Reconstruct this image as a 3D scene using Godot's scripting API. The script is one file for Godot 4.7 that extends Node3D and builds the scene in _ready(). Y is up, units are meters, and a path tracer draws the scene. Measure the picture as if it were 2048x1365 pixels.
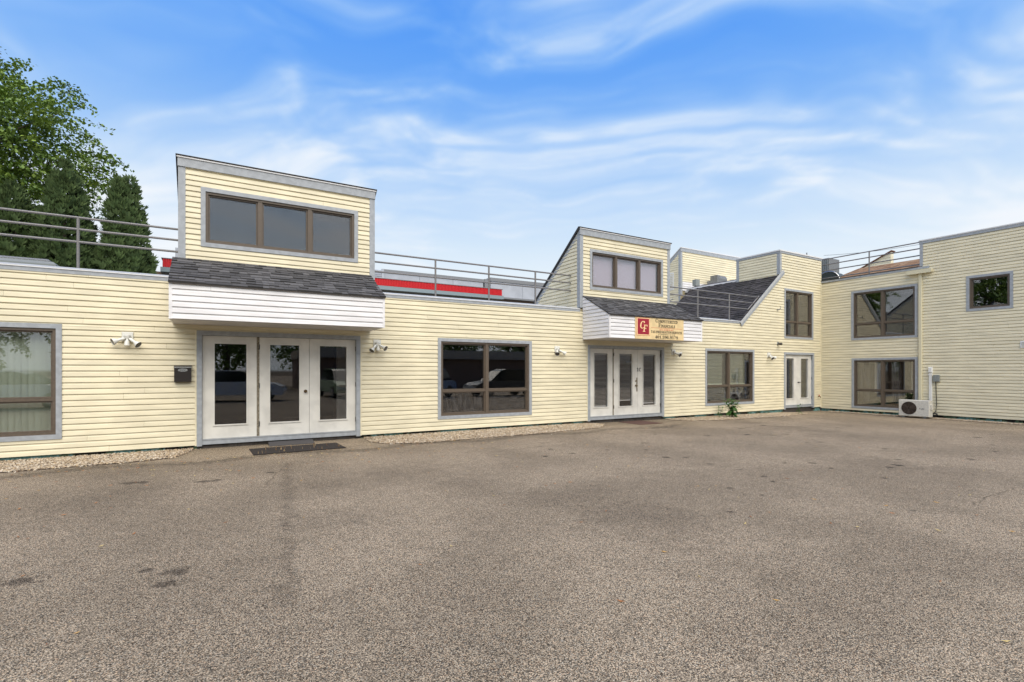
extends Node3D
# A cream clapboard office building round a parking lot. Front wall: plane z = 0 facing +z. Wing: plane x = XW facing -x. Metres, y up.

const XW := 21.2
const EYE := Vector3(0.0, 1.47, 11.4)
const PITCH := 0.1016

class MB:
	var v := PackedVector3Array()
	var n := PackedVector3Array()
	var c := PackedColorArray()
	var uv := PackedVector2Array()
	var uv2 := PackedVector2Array()
	var tint := Color(1, 1, 1)
	var colored := false
	func tri(a: Vector3, b: Vector3, d: Vector3) -> void:
		var m := (b - a).cross(d - a).normalized()
		v.append(a); v.append(d); v.append(b)
		for i in 3: n.append(m)
		if colored:
			for i in 3: c.append(tint)
	func quad(a: Vector3, b: Vector3, d: Vector3, e: Vector3) -> void:
		tri(a, b, d); tri(a, d, e)
	# p: eight corners, 0-3 the back ring and 4-7 the front ring, both counter-clockwise seen from the front
	func hexa(p: Array) -> void:
		quad(p[4], p[5], p[6], p[7]); quad(p[1], p[0], p[3], p[2])
		quad(p[0], p[1], p[5], p[4]); quad(p[2], p[3], p[7], p[6])
		quad(p[1], p[2], p[6], p[5]); quad(p[3], p[0], p[4], p[7])
	func box(a: Vector3, b: Vector3, t := Transform3D()) -> void:
		var p := []
		for z in [a.z, b.z]:
			for q in [[a.x, a.y], [b.x, a.y], [b.x, b.y], [a.x, b.y]]:
				p.append(t * Vector3(q[0], q[1], z))
		hexa(p)
	# a box whose front edges are cut back by r
	func cut_box(a: Vector3, b: Vector3, r: float, t := Transform3D()) -> void:
		var rings := [[a.z, 0.0], [b.z - r, 0.0], [b.z, r]]
		var ps := []
		for g in rings:
			var k: float = g[1]
			var ring := []
			for q in [[a.x + k, a.y + k], [b.x - k, a.y + k], [b.x - k, b.y - k], [a.x + k, b.y - k]]:
				ring.append(t * Vector3(q[0], q[1], g[0]))
			ps.append(ring)
		quad(ps[0][3], ps[0][2], ps[0][1], ps[0][0])
		for j in 2:
			for i in 4:
				quad(ps[j][i], ps[j][(i + 1) % 4], ps[j + 1][(i + 1) % 4], ps[j + 1][i])
		quad(ps[2][0], ps[2][1], ps[2][2], ps[2][3])
	func smooth_quad(p: Array, m: Array) -> void:
		for k in [0, 2, 1, 0, 3, 2]:
			v.append(p[k]); n.append(m[k])
			if colored: c.append(tint)
	func tube(path: Array, radii: Array, sides := 8, caps := true) -> void:
		var rings := []
		var dirs := []
		for i in path.size():
			var f: Vector3 = path[mini(i + 1, path.size() - 1)] - path[maxi(i - 1, 0)]
			f = f.normalized()
			var s := f.cross(Vector3.UP if absf(f.y) < 0.9 else Vector3.RIGHT).normalized()
			var u := s.cross(f)
			var ring := []
			var dr := []
			for k in sides:
				var a := -TAU * k / sides
				var d := s * cos(a) + u * sin(a)
				dr.append(d); ring.append(path[i] + d * radii[i])
			rings.append(ring); dirs.append(dr)
		for i in path.size() - 1:
			for k in sides:
				var j := (k + 1) % sides
				smooth_quad([rings[i][k], rings[i][j], rings[i + 1][j], rings[i + 1][k]], [dirs[i][k], dirs[i][j], dirs[i + 1][j], dirs[i + 1][k]])
		if caps:
			for k in range(1, sides - 1):
				tri(rings[0][0], rings[0][k + 1], rings[0][k])
				var z: Array = rings[-1]
				tri(z[0], z[k], z[k + 1])
	# a polygon (counter-clockwise seen from +z of t) pushed from z0 to z1
	func prism(poly: Array, z0: float, z1: float, t := Transform3D()) -> void:
		var pts := PackedVector2Array(poly)
		var ids := Geometry2D.triangulate_polygon(pts)
		for i in range(0, ids.size(), 3):
			var q := [pts[ids[i]], pts[ids[i + 1]], pts[ids[i + 2]]]
			if (q[1] - q[0]).cross(q[2] - q[0]) < 0: q = [q[0], q[2], q[1]]
			tri(t * Vector3(q[0].x, q[0].y, z1), t * Vector3(q[1].x, q[1].y, z1), t * Vector3(q[2].x, q[2].y, z1))
			tri(t * Vector3(q[0].x, q[0].y, z0), t * Vector3(q[2].x, q[2].y, z0), t * Vector3(q[1].x, q[1].y, z0))
		for i in pts.size():
			var a := pts[i]
			var b := pts[(i + 1) % pts.size()]
			quad(t * Vector3(a.x, a.y, z0), t * Vector3(b.x, b.y, z0), t * Vector3(b.x, b.y, z1), t * Vector3(a.x, a.y, z1))
	func add(o: MB) -> void:
		v.append_array(o.v); n.append_array(o.n); c.append_array(o.c); uv.append_array(o.uv)
	func mesh() -> ArrayMesh:
		var a := []
		a.resize(Mesh.ARRAY_MAX)
		a[Mesh.ARRAY_VERTEX] = v; a[Mesh.ARRAY_NORMAL] = n
		if c.size() == v.size(): a[Mesh.ARRAY_COLOR] = c
		if uv.size() == v.size(): a[Mesh.ARRAY_TEX_UV] = uv
		if uv2.size() == v.size(): a[Mesh.ARRAY_TEX_UV2] = uv2
		var m := ArrayMesh.new()
		m.add_surface_from_arrays(Mesh.PRIMITIVE_TRIANGLES, a)
		return m

var M := {}
var rng := RandomNumberGenerator.new()
var taken := {}
var shingles_left := 300  # shingles built one by one; the rest of the canopy roofs is one part
var boards := {}          # building -> list of boards waiting to be placed
var FRONT := Transform3D()

# ------------------------------------------------------------------ nodes
func numbered(called: String) -> String:
	taken[called] = taken.get(called, -1) + 1
	return called if taken[called] == 0 else "%s_%03d" % [called, taken[called]]

func tag(o: Node, label: String, category: String, group := "", kind := "") -> Node:
	if label: o.set_meta("label", label)
	if category: o.set_meta("category", category)
	if group: o.set_meta("group", group)
	if kind: o.set_meta("kind", kind)
	return o

func thing(called: String, label: String, category: String, at := Vector3.ZERO, group := "") -> Node3D:
	var o := Node3D.new()
	o.name = numbered(called)
	add_child(o)
	o.position = at
	tag(o, label, category, group)
	return o

func node(called: String, parent: Node) -> Node3D:
	var o := Node3D.new()
	o.name = called
	parent.add_child(o, true)
	return o

func put(called: String, mb, mat: Material, parent: Node = self) -> MeshInstance3D:
	var o := MeshInstance3D.new()
	o.name = called if parent != self else numbered(called)
	o.mesh = mb if mb is Mesh else mb.mesh()
	o.material_override = mat
	parent.add_child(o, true)
	return o

func side_frame(x: float) -> Transform3D:      # a wall facing -x; u runs along +z
	return Transform3D(Basis(Vector3(0, 0, 1), Vector3(0, 1, 0), Vector3(-1, 0, 0)), Vector3(x, 0, 0))

func east_frame(x: float) -> Transform3D:      # a wall facing +x; u runs along -z
	return Transform3D(Basis(Vector3(0, 0, -1), Vector3(0, 1, 0), Vector3(1, 0, 0)), Vector3(x, 0, 0))

func ground_y(x: float) -> float:
	return -0.022 - 0.009 * clampf(x - 8.0, 0.0, 14.0)

# ------------------------------------------------------------------ materials
func mat(srgb: Color, rough := 0.7, metal := 0.0) -> StandardMaterial3D:
	var m := StandardMaterial3D.new()
	m.albedo_color = srgb
	m.roughness = rough
	m.metallic = metal
	return m

func noise(freq: float, seed_: int, octaves := 4, type := FastNoiseLite.TYPE_SIMPLEX_SMOOTH) -> FastNoiseLite:
	var f := FastNoiseLite.new()
	f.noise_type = type
	f.frequency = freq
	f.seed = seed_
	f.fractal_octaves = octaves
	return f

# a grey image of lo..hi (sRGB bytes) that multiplies a colour: stains and grain
func speckle(size: int, freq: float, seed_: int, lo: float, hi: float, stretch := 1) -> ImageTexture:
	var im := noise(freq, seed_, 5).get_seamless_image(size, size)
	im.convert(Image.FORMAT_L8)
	var d := im.get_data()
	var lut := PackedByteArray()
	for i in 256: lut.append(int(255.0 * lerpf(lo, hi, smoothstep(0.2, 0.8, i / 255.0))))
	for i in d.size(): d[i] = lut[d[i]]
	im = Image.create_from_data(size, size, false, Image.FORMAT_L8, d)
	if stretch > 1:
		im.resize(size, size / stretch, Image.INTERPOLATE_BILINEAR)
	im.convert(Image.FORMAT_RGB8)
	return ImageTexture.create_from_image(im)

func grain(m: StandardMaterial3D, tex: Texture2D, scale: Vector3) -> StandardMaterial3D:
	m.albedo_texture = tex
	m.uv1_triplanar = true
	m.uv1_world_triplanar = true
	m.uv1_scale = scale
	return m

func vc(m: StandardMaterial3D) -> StandardMaterial3D:
	m.vertex_color_use_as_albedo = true
	return m

func glass(tint: Color, alpha := 0.06) -> StandardMaterial3D:
	var m := mat(tint, 0.0)
	m.albedo_color.a = alpha
	m.transparency = BaseMaterial3D.TRANSPARENCY_ALPHA
	m.metallic_specular = 0.5
	return m

func make_materials() -> void:
	var soft := speckle(256, 0.012, 11, 0.94, 1.0)
	var worn := speckle(256, 0.03, 12, 0.93, 1.0)
	var rough := speckle(256, 0.09, 13, 0.6, 1.0)
	M.cream = []
	for k in 4:
		M.cream.append(grain(mat(Color(0.90, 0.864, 0.744).darkened([0.0, 0.012, 0.022, 0.006][k]), 0.5), soft, Vector3(0.35, 1.6, 0.35)))
	M.white = []
	for k in 3:
		M.white.append(grain(mat(Color(0.91, 0.905, 0.905).darkened([0.0, 0.012, 0.02][k]), 0.45), soft, Vector3(0.35, 1.6, 0.35)))
	M.backing = mat(Color(0.62, 0.58, 0.46), 0.8)
	M.trim = grain(mat(Color(0.635, 0.655, 0.672), 0.5), worn, Vector3(0.9, 0.9, 0.9))
	M.coping = grain(mat(Color(0.72, 0.73, 0.73), 0.55), worn, Vector3(0.7, 0.7, 0.7))
	M.drip = mat(Color(0.86, 0.86, 0.86), 0.5)
	M.edge = mat(Color(0.17, 0.16, 0.15), 0.7)
	M.bronze = grain(mat(Color(0.375, 0.33, 0.28), 0.45), worn, Vector3(2, 2, 2))
	M.door = grain(mat(Color(0.87, 0.86, 0.825), 0.42), soft, Vector3(0.6, 0.6, 0.6))
	M.weathered = grain(mat(Color(0.62, 0.58, 0.50), 0.85), rough, Vector3(3, 0.8, 3))
	M.soffit = grain(mat(Color(0.80, 0.79, 0.78), 0.6), soft, Vector3(1, 1, 1))
	M.glass = glass(Color(0.05, 0.06, 0.06), 0.02)
	M.tinted = glass(Color(0.10, 0.12, 0.13), 0.45)
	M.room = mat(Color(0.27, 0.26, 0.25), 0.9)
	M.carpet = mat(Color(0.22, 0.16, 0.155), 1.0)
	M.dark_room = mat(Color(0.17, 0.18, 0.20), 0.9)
	M.shingle = []
	for k in 5:
		var g: float = [0.31, 0.345, 0.39, 0.44, 0.365][k]
		M.shingle.append(grain(mat(Color(g * 1.0, g * 0.985, g * 0.985), 0.95), rough, Vector3(9, 9, 9)))
	M.shingle_mass = vc(grain(mat(Color(1, 1, 1), 0.95), rough, Vector3(7, 7, 7)))
	M.rail = grain(mat(Color(0.60, 0.59, 0.585), 0.5, 0.25), rough, Vector3(4, 4, 4))
	M.galvanised = grain(mat(Color(0.60, 0.61, 0.61), 0.5, 0.35), rough, Vector3(3, 3, 3))
	M.steel = mat(Color(0.62, 0.58, 0.5), 0.3, 0.9)
	M.brass = mat(Color(0.45, 0.36, 0.24), 0.35, 0.85)
	M.black = mat(Color(0.07, 0.07, 0.07), 0.6)
	M.rubber = grain(mat(Color(0.185, 0.15, 0.125), 0.95), rough, Vector3(6, 6, 6))
	M.lamp_white = mat(Color(0.83, 0.83, 0.80), 0.4)
	M.lens = mat(Color(0.30, 0.28, 0.26), 0.25)
	M.mailbox = mat(Color(0.13, 0.105, 0.09), 0.4)
	M.chrome = mat(Color(0.75, 0.75, 0.74), 0.25, 0.9)
	M.red_metal = mat(Color(0.76, 0.08, 0.12), 0.5)
	M.grey_panel = grain(mat(Color(0.68, 0.70, 0.73), 0.5), soft, Vector3(0.3, 0.3, 0.3))
	M.grey_edge = mat(Color(0.48, 0.49, 0.50), 0.6)
	M.tan_wall = mat(Color(0.45, 0.39, 0.34), 0.9)
	M.green_blind = mat(Color(0.70, 0.745, 0.66), 0.8)
	M.blind = mat(Color(0.80, 0.83, 0.74), 0.6)
	M.blind_white = mat(Color(0.80, 0.80, 0.79), 0.6)
	M.shade = mat(Color(0.735, 0.69, 0.745), 0.9)
	M.curtain = mat(Color(0.72, 0.72, 0.70), 0.9)
	M.curtain_dark = mat(Color(0.36, 0.34, 0.32), 0.9)
	M.plastic_white = mat(Color(0.88, 0.88, 0.86), 0.4)
	M.box_grey = mat(Color(0.50, 0.52, 0.51), 0.5)
	M.casing = grain(mat(Color(0.80, 0.79, 0.75), 0.5), worn, Vector3(2, 2, 2))
	M.brown_shingle = vc(grain(mat(Color(1, 1, 1), 0.95), rough, Vector3(4, 4, 4)))
	M.cream_paint = mat(Color(0.83, 0.80, 0.68), 0.5)
	M.sign = grain(mat(Color(0.90, 0.80, 0.60), 0.5), soft, Vector3(1, 1, 1))
	M.sign_red = mat(Color(0.60, 0.10, 0.18), 0.5)
	M.sign_pale = mat(Color(0.95, 0.80, 0.60), 0.5)
	M.ink = mat(Color(0.10, 0.09, 0.10), 0.6)
	M.ink_red = mat(Color(0.75, 0.22, 0.18), 0.6)
	M.bark = grain(mat(Color(0.45, 0.41, 0.36), 0.95), rough, Vector3(2, 1, 2))
	M.leaf = vc(mat(Color(1, 1, 1), 0.6))
	M.leaf.backlight_enabled = true
	M.leaf.backlight = Color(0.5, 0.5, 0.3)
	M.conifer = vc(mat(Color(1, 1, 1), 0.8))
	M.stone = vc(mat(Color(1, 1, 1), 0.9))
	M.painted = vc(mat(Color(1, 1, 1), 0.85))
	M.brick = grain(mat(Color(0.46, 0.37, 0.32), 0.9), rough, Vector3(1, 2, 1))
	M.concrete = grain(mat(Color(0.58, 0.55, 0.50), 0.9), worn, Vector3(0.5, 0.5, 0.5))

# ------------------------------------------------------------------ siding
# A lapped course from ya to yb: the butt stands proud at the bottom, the top tucks under the next course.
func board_mesh(t: Transform3D, l0: float, r0: float, l1: float, r1: float, ya: float, yb: float, base: float, lift: float) -> MB:
	var mb := MB.new()
	# profile heights measured in the whole course that starts at base
	var prof := [[0.0, 0.024], [0.064, 0.0175], [0.080, 0.006], [PITCH, 0.001]]
	var at := func(y: float) -> float:
		var h := y - base
		for i in 3:
			if h <= prof[i + 1][0] + 1e-5:
				return lerpf(prof[i][1], prof[i + 1][1], clampf((h - prof[i][0]) / (prof[i + 1][0] - prof[i][0]), 0, 1)) + lift
		return prof[3][1] + lift
	var ys := [ya]
	for i in [1, 2]:
		var y: float = base + prof[i][0]
		if y > ya + 0.004 and y < yb - 0.004: ys.append(y)
	ys.append(yb)
	var L := func(y: float) -> float: return lerpf(l0, l1, (y - ya) / (yb - ya))
	var R := func(y: float) -> float: return lerpf(r0, r1, (y - ya) / (yb - ya))
	for i in ys.size() - 1:
		var a: float = ys[i]
		var b: float = ys[i + 1]
		var p := [t * Vector3(L.call(a), a, at.call(a)), t * Vector3(R.call(a), a, at.call(a)), t * Vector3(R.call(b), b, at.call(b)), t * Vector3(L.call(b), b, at.call(b))]
		mb.quad(p[0], p[1], p[2], p[3])
		mb.quad(t * Vector3(L.call(a), a, 0.0), p[0], p[3], t * Vector3(L.call(b), b, 0.0))
		mb.quad(p[1], t * Vector3(R.call(a), a, 0.0), t * Vector3(R.call(b), b, 0.0), p[2])
	mb.quad(t * Vector3(l0, ya, 0.0), t * Vector3(r0, ya, 0.0), t * Vector3(r0, ya, at.call(ya)), t * Vector3(l0, ya, at.call(ya)))
	return mb

# edges: Callable(y) -> [left, right] of the wall at height y; holes: [u0, u1, y0, y1]
func siding(building: Node3D, wall: Node3D, t: Transform3D, y0: float, y1: float, edges: Callable, holes: Array, mats: Array, reach := 3.66, weight := 1.0) -> void:
	if not boards.has(building): boards[building] = []
	var base := y0
	while base < y1 - 0.004:
		var top := minf(base + PITCH, y1)
		var cuts := [base, top]
		for h in holes:
			for y in [h[2], h[3]]:
				if y > base + 0.006 and y < top - 0.006: cuts.append(y)
		cuts.sort()
		var seam: float = rng.randf_range(0.6, reach)
		for k in cuts.size() - 1:
			var ya: float = cuts[k]
			var yb: float = cuts[k + 1]
			if yb - ya < 0.003: continue
			var e0: Array = edges.call(ya + 0.001)
			var e1: Array = edges.call(yb - 0.001)
			if e0[1] - e0[0] < 0.02 and e1[1] - e1[0] < 0.02: continue
			var mid := (ya + yb) / 2
			var runs := [[e0[0], e0[1], e1[0], e1[1]]]
			for h in holes:
				if mid > h[2] and mid < h[3]:
					var next := []
					for r in runs:
						if h[0] >= minf(r[1], r[3]) or h[1] <= maxf(r[0], r[2]):
							if h[0] <= minf(r[0], r[2]) and h[1] >= maxf(r[1], r[3]): continue
							next.append(r); continue
						if h[0] > r[0] + 0.02: next.append([r[0], h[0], r[2], h[0]])
						if h[1] < r[1] - 0.02: next.append([h[1], r[1], h[1], r[3]])
					runs = next
			for r in runs:
				var us := []
				var u := floorf((r[0] - seam) / reach) * reach + seam + reach
				while u < r[1] - 0.5:
					if u > maxf(r[0], r[2]) + 0.5: us.append(u)
					u += reach
				us.append(-1e9)
				var l0: float = r[0]
				var l1: float = r[2]
				var which := 0
				for s in us:
					var r0: float = r[1] if s < -1e8 else s - 0.0015
					var r1: float = r[3] if s < -1e8 else s - 0.0015
					var mb := board_mesh(t, l0, r0, l1, r1, ya, yb, base, 0.0022 * (which % 2) + rng.randf_range(0.0, 0.0015))
					var c := t * Vector3((l0 + r0) / 2, mid, 0)
					var d := c.distance_to(EYE)
					boards[building].append({"mb": mb, "wall": wall, "mat": mats[rng.randi() % mats.size()], "score": weight * absf(r0 - l0 + r1 - l1) * (yb - ya) / (d * d)})
					l0 = r0 + 0.003; l1 = r1 + 0.003
					which += 1
		base = top

func place_boards(building: Node3D, most: int) -> void:
	var all: Array = boards[building]
	all.sort_custom(func(a, b): return a.score > b.score)
	var rest := {}
	for i in all.size():
		var b: Dictionary = all[i]
		if i < most:
			put("siding_board", b.mb, b.mat, b.wall)
		else:
			var key := [b.wall, b.mat]
			if not rest.has(key): rest[key] = MB.new()
			rest[key].add(b.mb)
	for key in rest:
		var o := put("siding", rest[key], key[1], key[0])
		o.set_meta("kind", "stuff")

# wall core with holes, 0.16 thick behind the siding
func core(mb: MB, t: Transform3D, u0: float, u1: float, y0: float, y1: float, holes: Array) -> void:
	var ys := [y0, y1]
	for h in holes:
		for y in [h[2], h[3]]:
			if y > y0 and y < y1 and not y in ys: ys.append(y)
	ys.sort()
	for k in ys.size() - 1:
		var mid: float = (ys[k] + ys[k + 1]) / 2
		var hs := holes.filter(func(h): return mid > h[2] and mid < h[3] and h[1] > u0 and h[0] < u1)
		hs.sort_custom(func(a, b): return a[0] < b[0])
		var u := u0
		for h in hs:
			if h[0] > u: mb.box(Vector3(u, ys[k], -0.16), Vector3(h[0], ys[k + 1], -0.001), t)
			u = h[1]
		if u < u1: mb.box(Vector3(u, ys[k], -0.16), Vector3(u1, ys[k + 1], -0.001), t)

# ------------------------------------------------------------------ openings
func ring(mb: MB, t: Transform3D, o: Array, w: float, z0: float, z1: float) -> void:   # o: [u0,u1,y0,y1] outside, mitred corners
	var a := [Vector2(o[0], o[2]), Vector2(o[1], o[2]), Vector2(o[1], o[3]), Vector2(o[0], o[3])]
	var b := [Vector2(o[0] + w, o[2] + w), Vector2(o[1] - w, o[2] + w), Vector2(o[1] - w, o[3] - w), Vector2(o[0] + w, o[3] - w)]
	for i in 4:
		var j := (i + 1) % 4
		var q := [a[i], a[j], b[j], b[i]]
		var p := []
		for z in [z0, z1]:
			for k in q: p.append(t * Vector3(k.x, k.y, z))
		mb.hexa(p)

func inset(o: Array, w: float) -> Array:
	return [o[0] + w, o[1] - w, o[2] + w, o[3] - w]

func room(parent: Node3D, t: Transform3D, o: Array, depth: float, wall_mat: Material, floor_mat: Material) -> void:
	var mb := MB.new()
	var z0 := -0.16 - depth
	mb.box(Vector3(o[0] - 0.1, o[2] - 0.1, z0 - 0.1), Vector3(o[1] + 0.1, o[3] + 0.1, z0), t)
	mb.box(Vector3(o[0] - 0.1, o[2] - 0.1, z0 + 0.001), Vector3(o[0], o[3] + 0.1, -0.165), t)
	mb.box(Vector3(o[1], o[2] - 0.1, z0 + 0.001), Vector3(o[1] + 0.1, o[3] + 0.1, -0.165), t)
	mb.box(Vector3(o[0] + 0.001, o[3], z0 + 0.001), Vector3(o[1] - 0.001, o[3] + 0.1, -0.165), t)
	put("room", mb, wall_mat, parent)
	mb = MB.new()
	mb.box(Vector3(o[0] + 0.001, o[2] - 0.1, z0 + 0.001), Vector3(o[1] - 0.001, o[2], -0.165), t)
	put("room_floor", mb, floor_mat, parent)

# mulls: u of the vertical mullions; split: y of the horizontal bar or -1
func window(building: Node3D, t: Transform3D, o: Array, mulls: Array, split: float, pane_mat: Material, label := "") -> Node3D:
	var w := node("window", building)
	if label: w.set_meta("label", label)
	var mb := MB.new()
	ring(mb, t, o, 0.078, -0.002, 0.034)
	put("trim", mb, M.trim, w)
	var i := inset(o, 0.078)
	mb = MB.new()
	ring(mb, t, i, 0.045, -0.11, 0.012)
	var us := [i[0] + 0.045]
	for m in mulls:
		mb.box(Vector3(m - 0.04, i[2] + 0.045, -0.11), Vector3(m + 0.04, i[3] - 0.045, 0.006), t)
		us.append_array([m - 0.04, m + 0.04])
	us.append(i[1] - 0.045)
	var ys := [[i[2] + 0.045, i[3] - 0.045]]
	if split > 0:
		ys = [[i[2] + 0.045, split - 0.022], [split + 0.022, i[3] - 0.045]]
		for k in range(0, us.size(), 2):
			mb.box(Vector3(us[k], split - 0.022, -0.11), Vector3(us[k + 1], split + 0.022, 0.002), t)
	put("frame", mb, M.bronze, w)
	for k in range(0, us.size(), 2):
		for y in ys:
			var s := [us[k] + 0.002, us[k + 1] - 0.002, y[0] + 0.002, y[1] - 0.002]
			var f := MB.new()
			ring(f, t, s, 0.026, -0.075, -0.022)
			put("sash", f, M.bronze, w)
			var g := inset(s, 0.024)
			f = MB.new()
			f.box(Vector3(g[0], g[2], -0.052), Vector3(g[1], g[3], -0.047), t)
			f.box(Vector3(g[0], g[2], -0.062), Vector3(g[1], g[3], -0.058), t)
			f.box(Vector3(g[0], g[2], -0.072), Vector3(g[1], g[3], -0.068), t)
			put("pane", f, pane_mat, w)
	return w

# dried wash marks on the outside of a pane: part of the window
func streaks(w: Node3D, t: Transform3D, o: Array, seed_: int, most: float, vertical: bool) -> void:
	var n := noise(0.045, seed_, 4)
	var n2 := noise(0.16, seed_ + 1, 3)
	var im := Image.create_empty(192, 96, false, Image.FORMAT_RGBA8)
	for y in 96:
		for x in 192:
			var a := n.get_noise_2d(x * (1.3 if vertical else 0.5), y * (0.3 if vertical else 0.9)) + 0.5 * n2.get_noise_2d(x * 1.2, y * (0.3 if vertical else 1.3))
			var k := smoothstep(-0.35, 0.6, a) * most
			var m := minf(minf(x, 191 - x) / 12.0, minf(y, 95 - y) / 8.0)
			k *= smoothstep(0.0, 1.0, m + n2.get_noise_2d(x * 2.0, y * 2.0))
			im.set_pixel(x, y, Color(0.74, 0.74, 0.73, k))
	var mb := MB.new()
	mb.quad(t * Vector3(o[0], o[2], -0.0455), t * Vector3(o[1], o[2], -0.0455), t * Vector3(o[1], o[3], -0.0455), t * Vector3(o[0], o[3], -0.0455))
	for p in [Vector2(0, 1), Vector2(1, 0), Vector2(1, 1), Vector2(0, 1), Vector2(0, 0), Vector2(1, 0)]: mb.uv.append(p)
	var m := mat(Color(1, 1, 1), 0.95)
	m.albedo_texture = ImageTexture.create_from_image(im)
	m.transparency = BaseMaterial3D.TRANSPARENCY_ALPHA
	put("dried_streaks", mb, m, w)

func knob(parent: Node3D, t: Transform3D, u: float, y: float, z: float, m: Material) -> void:
	var mb := MB.new()
	var d := t.basis.z
	var p := t * Vector3(u, y, z)
	mb.tube([p, p + d * 0.008, p + d * 0.009, p + d * 0.03, p + d * 0.036, p + d * 0.06, p + d * 0.072], [0.034, 0.034, 0.014, 0.013, 0.028, 0.03, 0.018], 14)
	put("knob", mb, m, parent)

func leaf_door(building: Node3D, t: Transform3D, u0: float, u1: float, y0: float, y1: float, lite: Array, label := "") -> Node3D:
	var d := node("door", building)
	if label: d.set_meta("label", label)
	var mb := MB.new()
	var z0 := -0.085
	var z1 := -0.04
	mb.box(Vector3(u0, y0, z0), Vector3(lite[0], y1, z1), t)
	mb.box(Vector3(lite[1], y0, z0), Vector3(u1, y1, z1), t)
	mb.box(Vector3(lite[0], y0, z0), Vector3(lite[1], lite[2], z1), t)
	mb.box(Vector3(lite[0], lite[3], z0), Vector3(lite[1], y1, z1), t)
	put("leaf", mb, M.door, d)
	mb = MB.new()
	ring(mb, t, [lite[0] - 0.03, lite[1] + 0.03, lite[2] - 0.03, lite[3] + 0.03], 0.034, z1, z1 + 0.012)
	ring(mb, t, [lite[0] - 0.02, lite[1] + 0.02, lite[2] - 0.02, lite[3] + 0.02], 0.024, z1 + 0.012, z1 + 0.02)
	put("glazing_frame", mb, M.door, d)
	mb = MB.new()
	mb.box(Vector3(lite[0], lite[2], -0.065), Vector3(lite[1], lite[3], -0.060), t)
	mb.box(Vector3(lite[0], lite[2], -0.080), Vector3(lite[1], lite[3], -0.075), t)
	put("pane", mb, M.glass, d)
	return d

func hinges(parent: Node3D, t: Transform3D, u: float) -> void:
	for y in [0.35, 1.12, 1.9]:
		var mb := MB.new()
		mb.tube([t * Vector3(u, y, -0.03), t * Vector3(u, y + 0.1, -0.03)], [0.009, 0.009], 8)
		put("hinge", mb, M.black, parent)

func door_frame(building: Node3D, t: Transform3D, o: Array) -> void:   # o: outside of the casing; open at the bottom
	var mb := MB.new()
	var w := 0.085
	mb.box(Vector3(o[0], o[2], -0.12), Vector3(o[0] + w, o[3] - w, 0.034), t)
	mb.box(Vector3(o[1] - w, o[2], -0.12), Vector3(o[1], o[3] - w, 0.034), t)
	mb.box(Vector3(o[0], o[3] - w, -0.12), Vector3(o[1], o[3], 0.036), t)
	put("door_frame", mb, M.trim, building)
	mb = MB.new()
	mb.box(Vector3(o[0] + w + 0.001, 0.055, -0.13), Vector3(o[1] - w - 0.001, 0.140, 0.02), t)
	mb.box(Vector3(o[0] + w + 0.001, 0.140, -0.13), Vector3(o[1] - w - 0.001, 0.152, 0.03), t)
	put("threshold", mb, M.trim, building)

# horizontal slats that hang inside a pane: a thing of its own
func blind(t: Transform3D, u0: float, u1: float, y0: float, y1: float, z: float, step: float, tilt: float, m: Material, label: String, group := "") -> void:
	var o := thing("window_blind", label, "blind", t * Vector3((u0 + u1) / 2, y0, z), group)
	o.basis = t.basis
	var w := (u1 - u0) / 2
	var mb := MB.new()
	mb.cut_box(Vector3(-w, -0.012, -0.014), Vector3(w, 0.012, 0.014), 0.003)
	put("bottom_rail", mb, m, o)
	mb = MB.new()
	mb.cut_box(Vector3(-w, y1 - y0 - 0.03, -0.02), Vector3(w, y1 - y0, 0.02), 0.003)
	put("head_rail", mb, m, o)
	mb = MB.new()
	var h := step * 0.56
	var ct := cos(tilt) * h
	var s := sin(tilt) * h
	mb.hexa([Vector3(-w, -s - 0.001, -ct), Vector3(w, -s - 0.001, -ct), Vector3(w, -s + 0.001, -ct), Vector3(-w, -s + 0.001, -ct), Vector3(-w, s - 0.001, ct), Vector3(w, s - 0.001, ct), Vector3(w, s + 0.001, ct), Vector3(-w, s + 0.001, ct)])
	var slat := mb.mesh()
	var y := 0.03
	while y < y1 - y0 - 0.04:
		var q := put("slat", slat, m, o)
		q.position.y = y
		q.rotation.x = rng.randf_range(-0.06, 0.06)
		q.rotation.z = rng.randf_range(-0.004, 0.004)
		y += step
	mb = MB.new()
	for u in [-w * 0.6, w * 0.6]:
		mb.tube([Vector3(u, 0, 0.016), Vector3(u, y1 - y0, 0.016)], [0.0015, 0.0015], 4)
	put("cord", mb, m, o)

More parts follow.
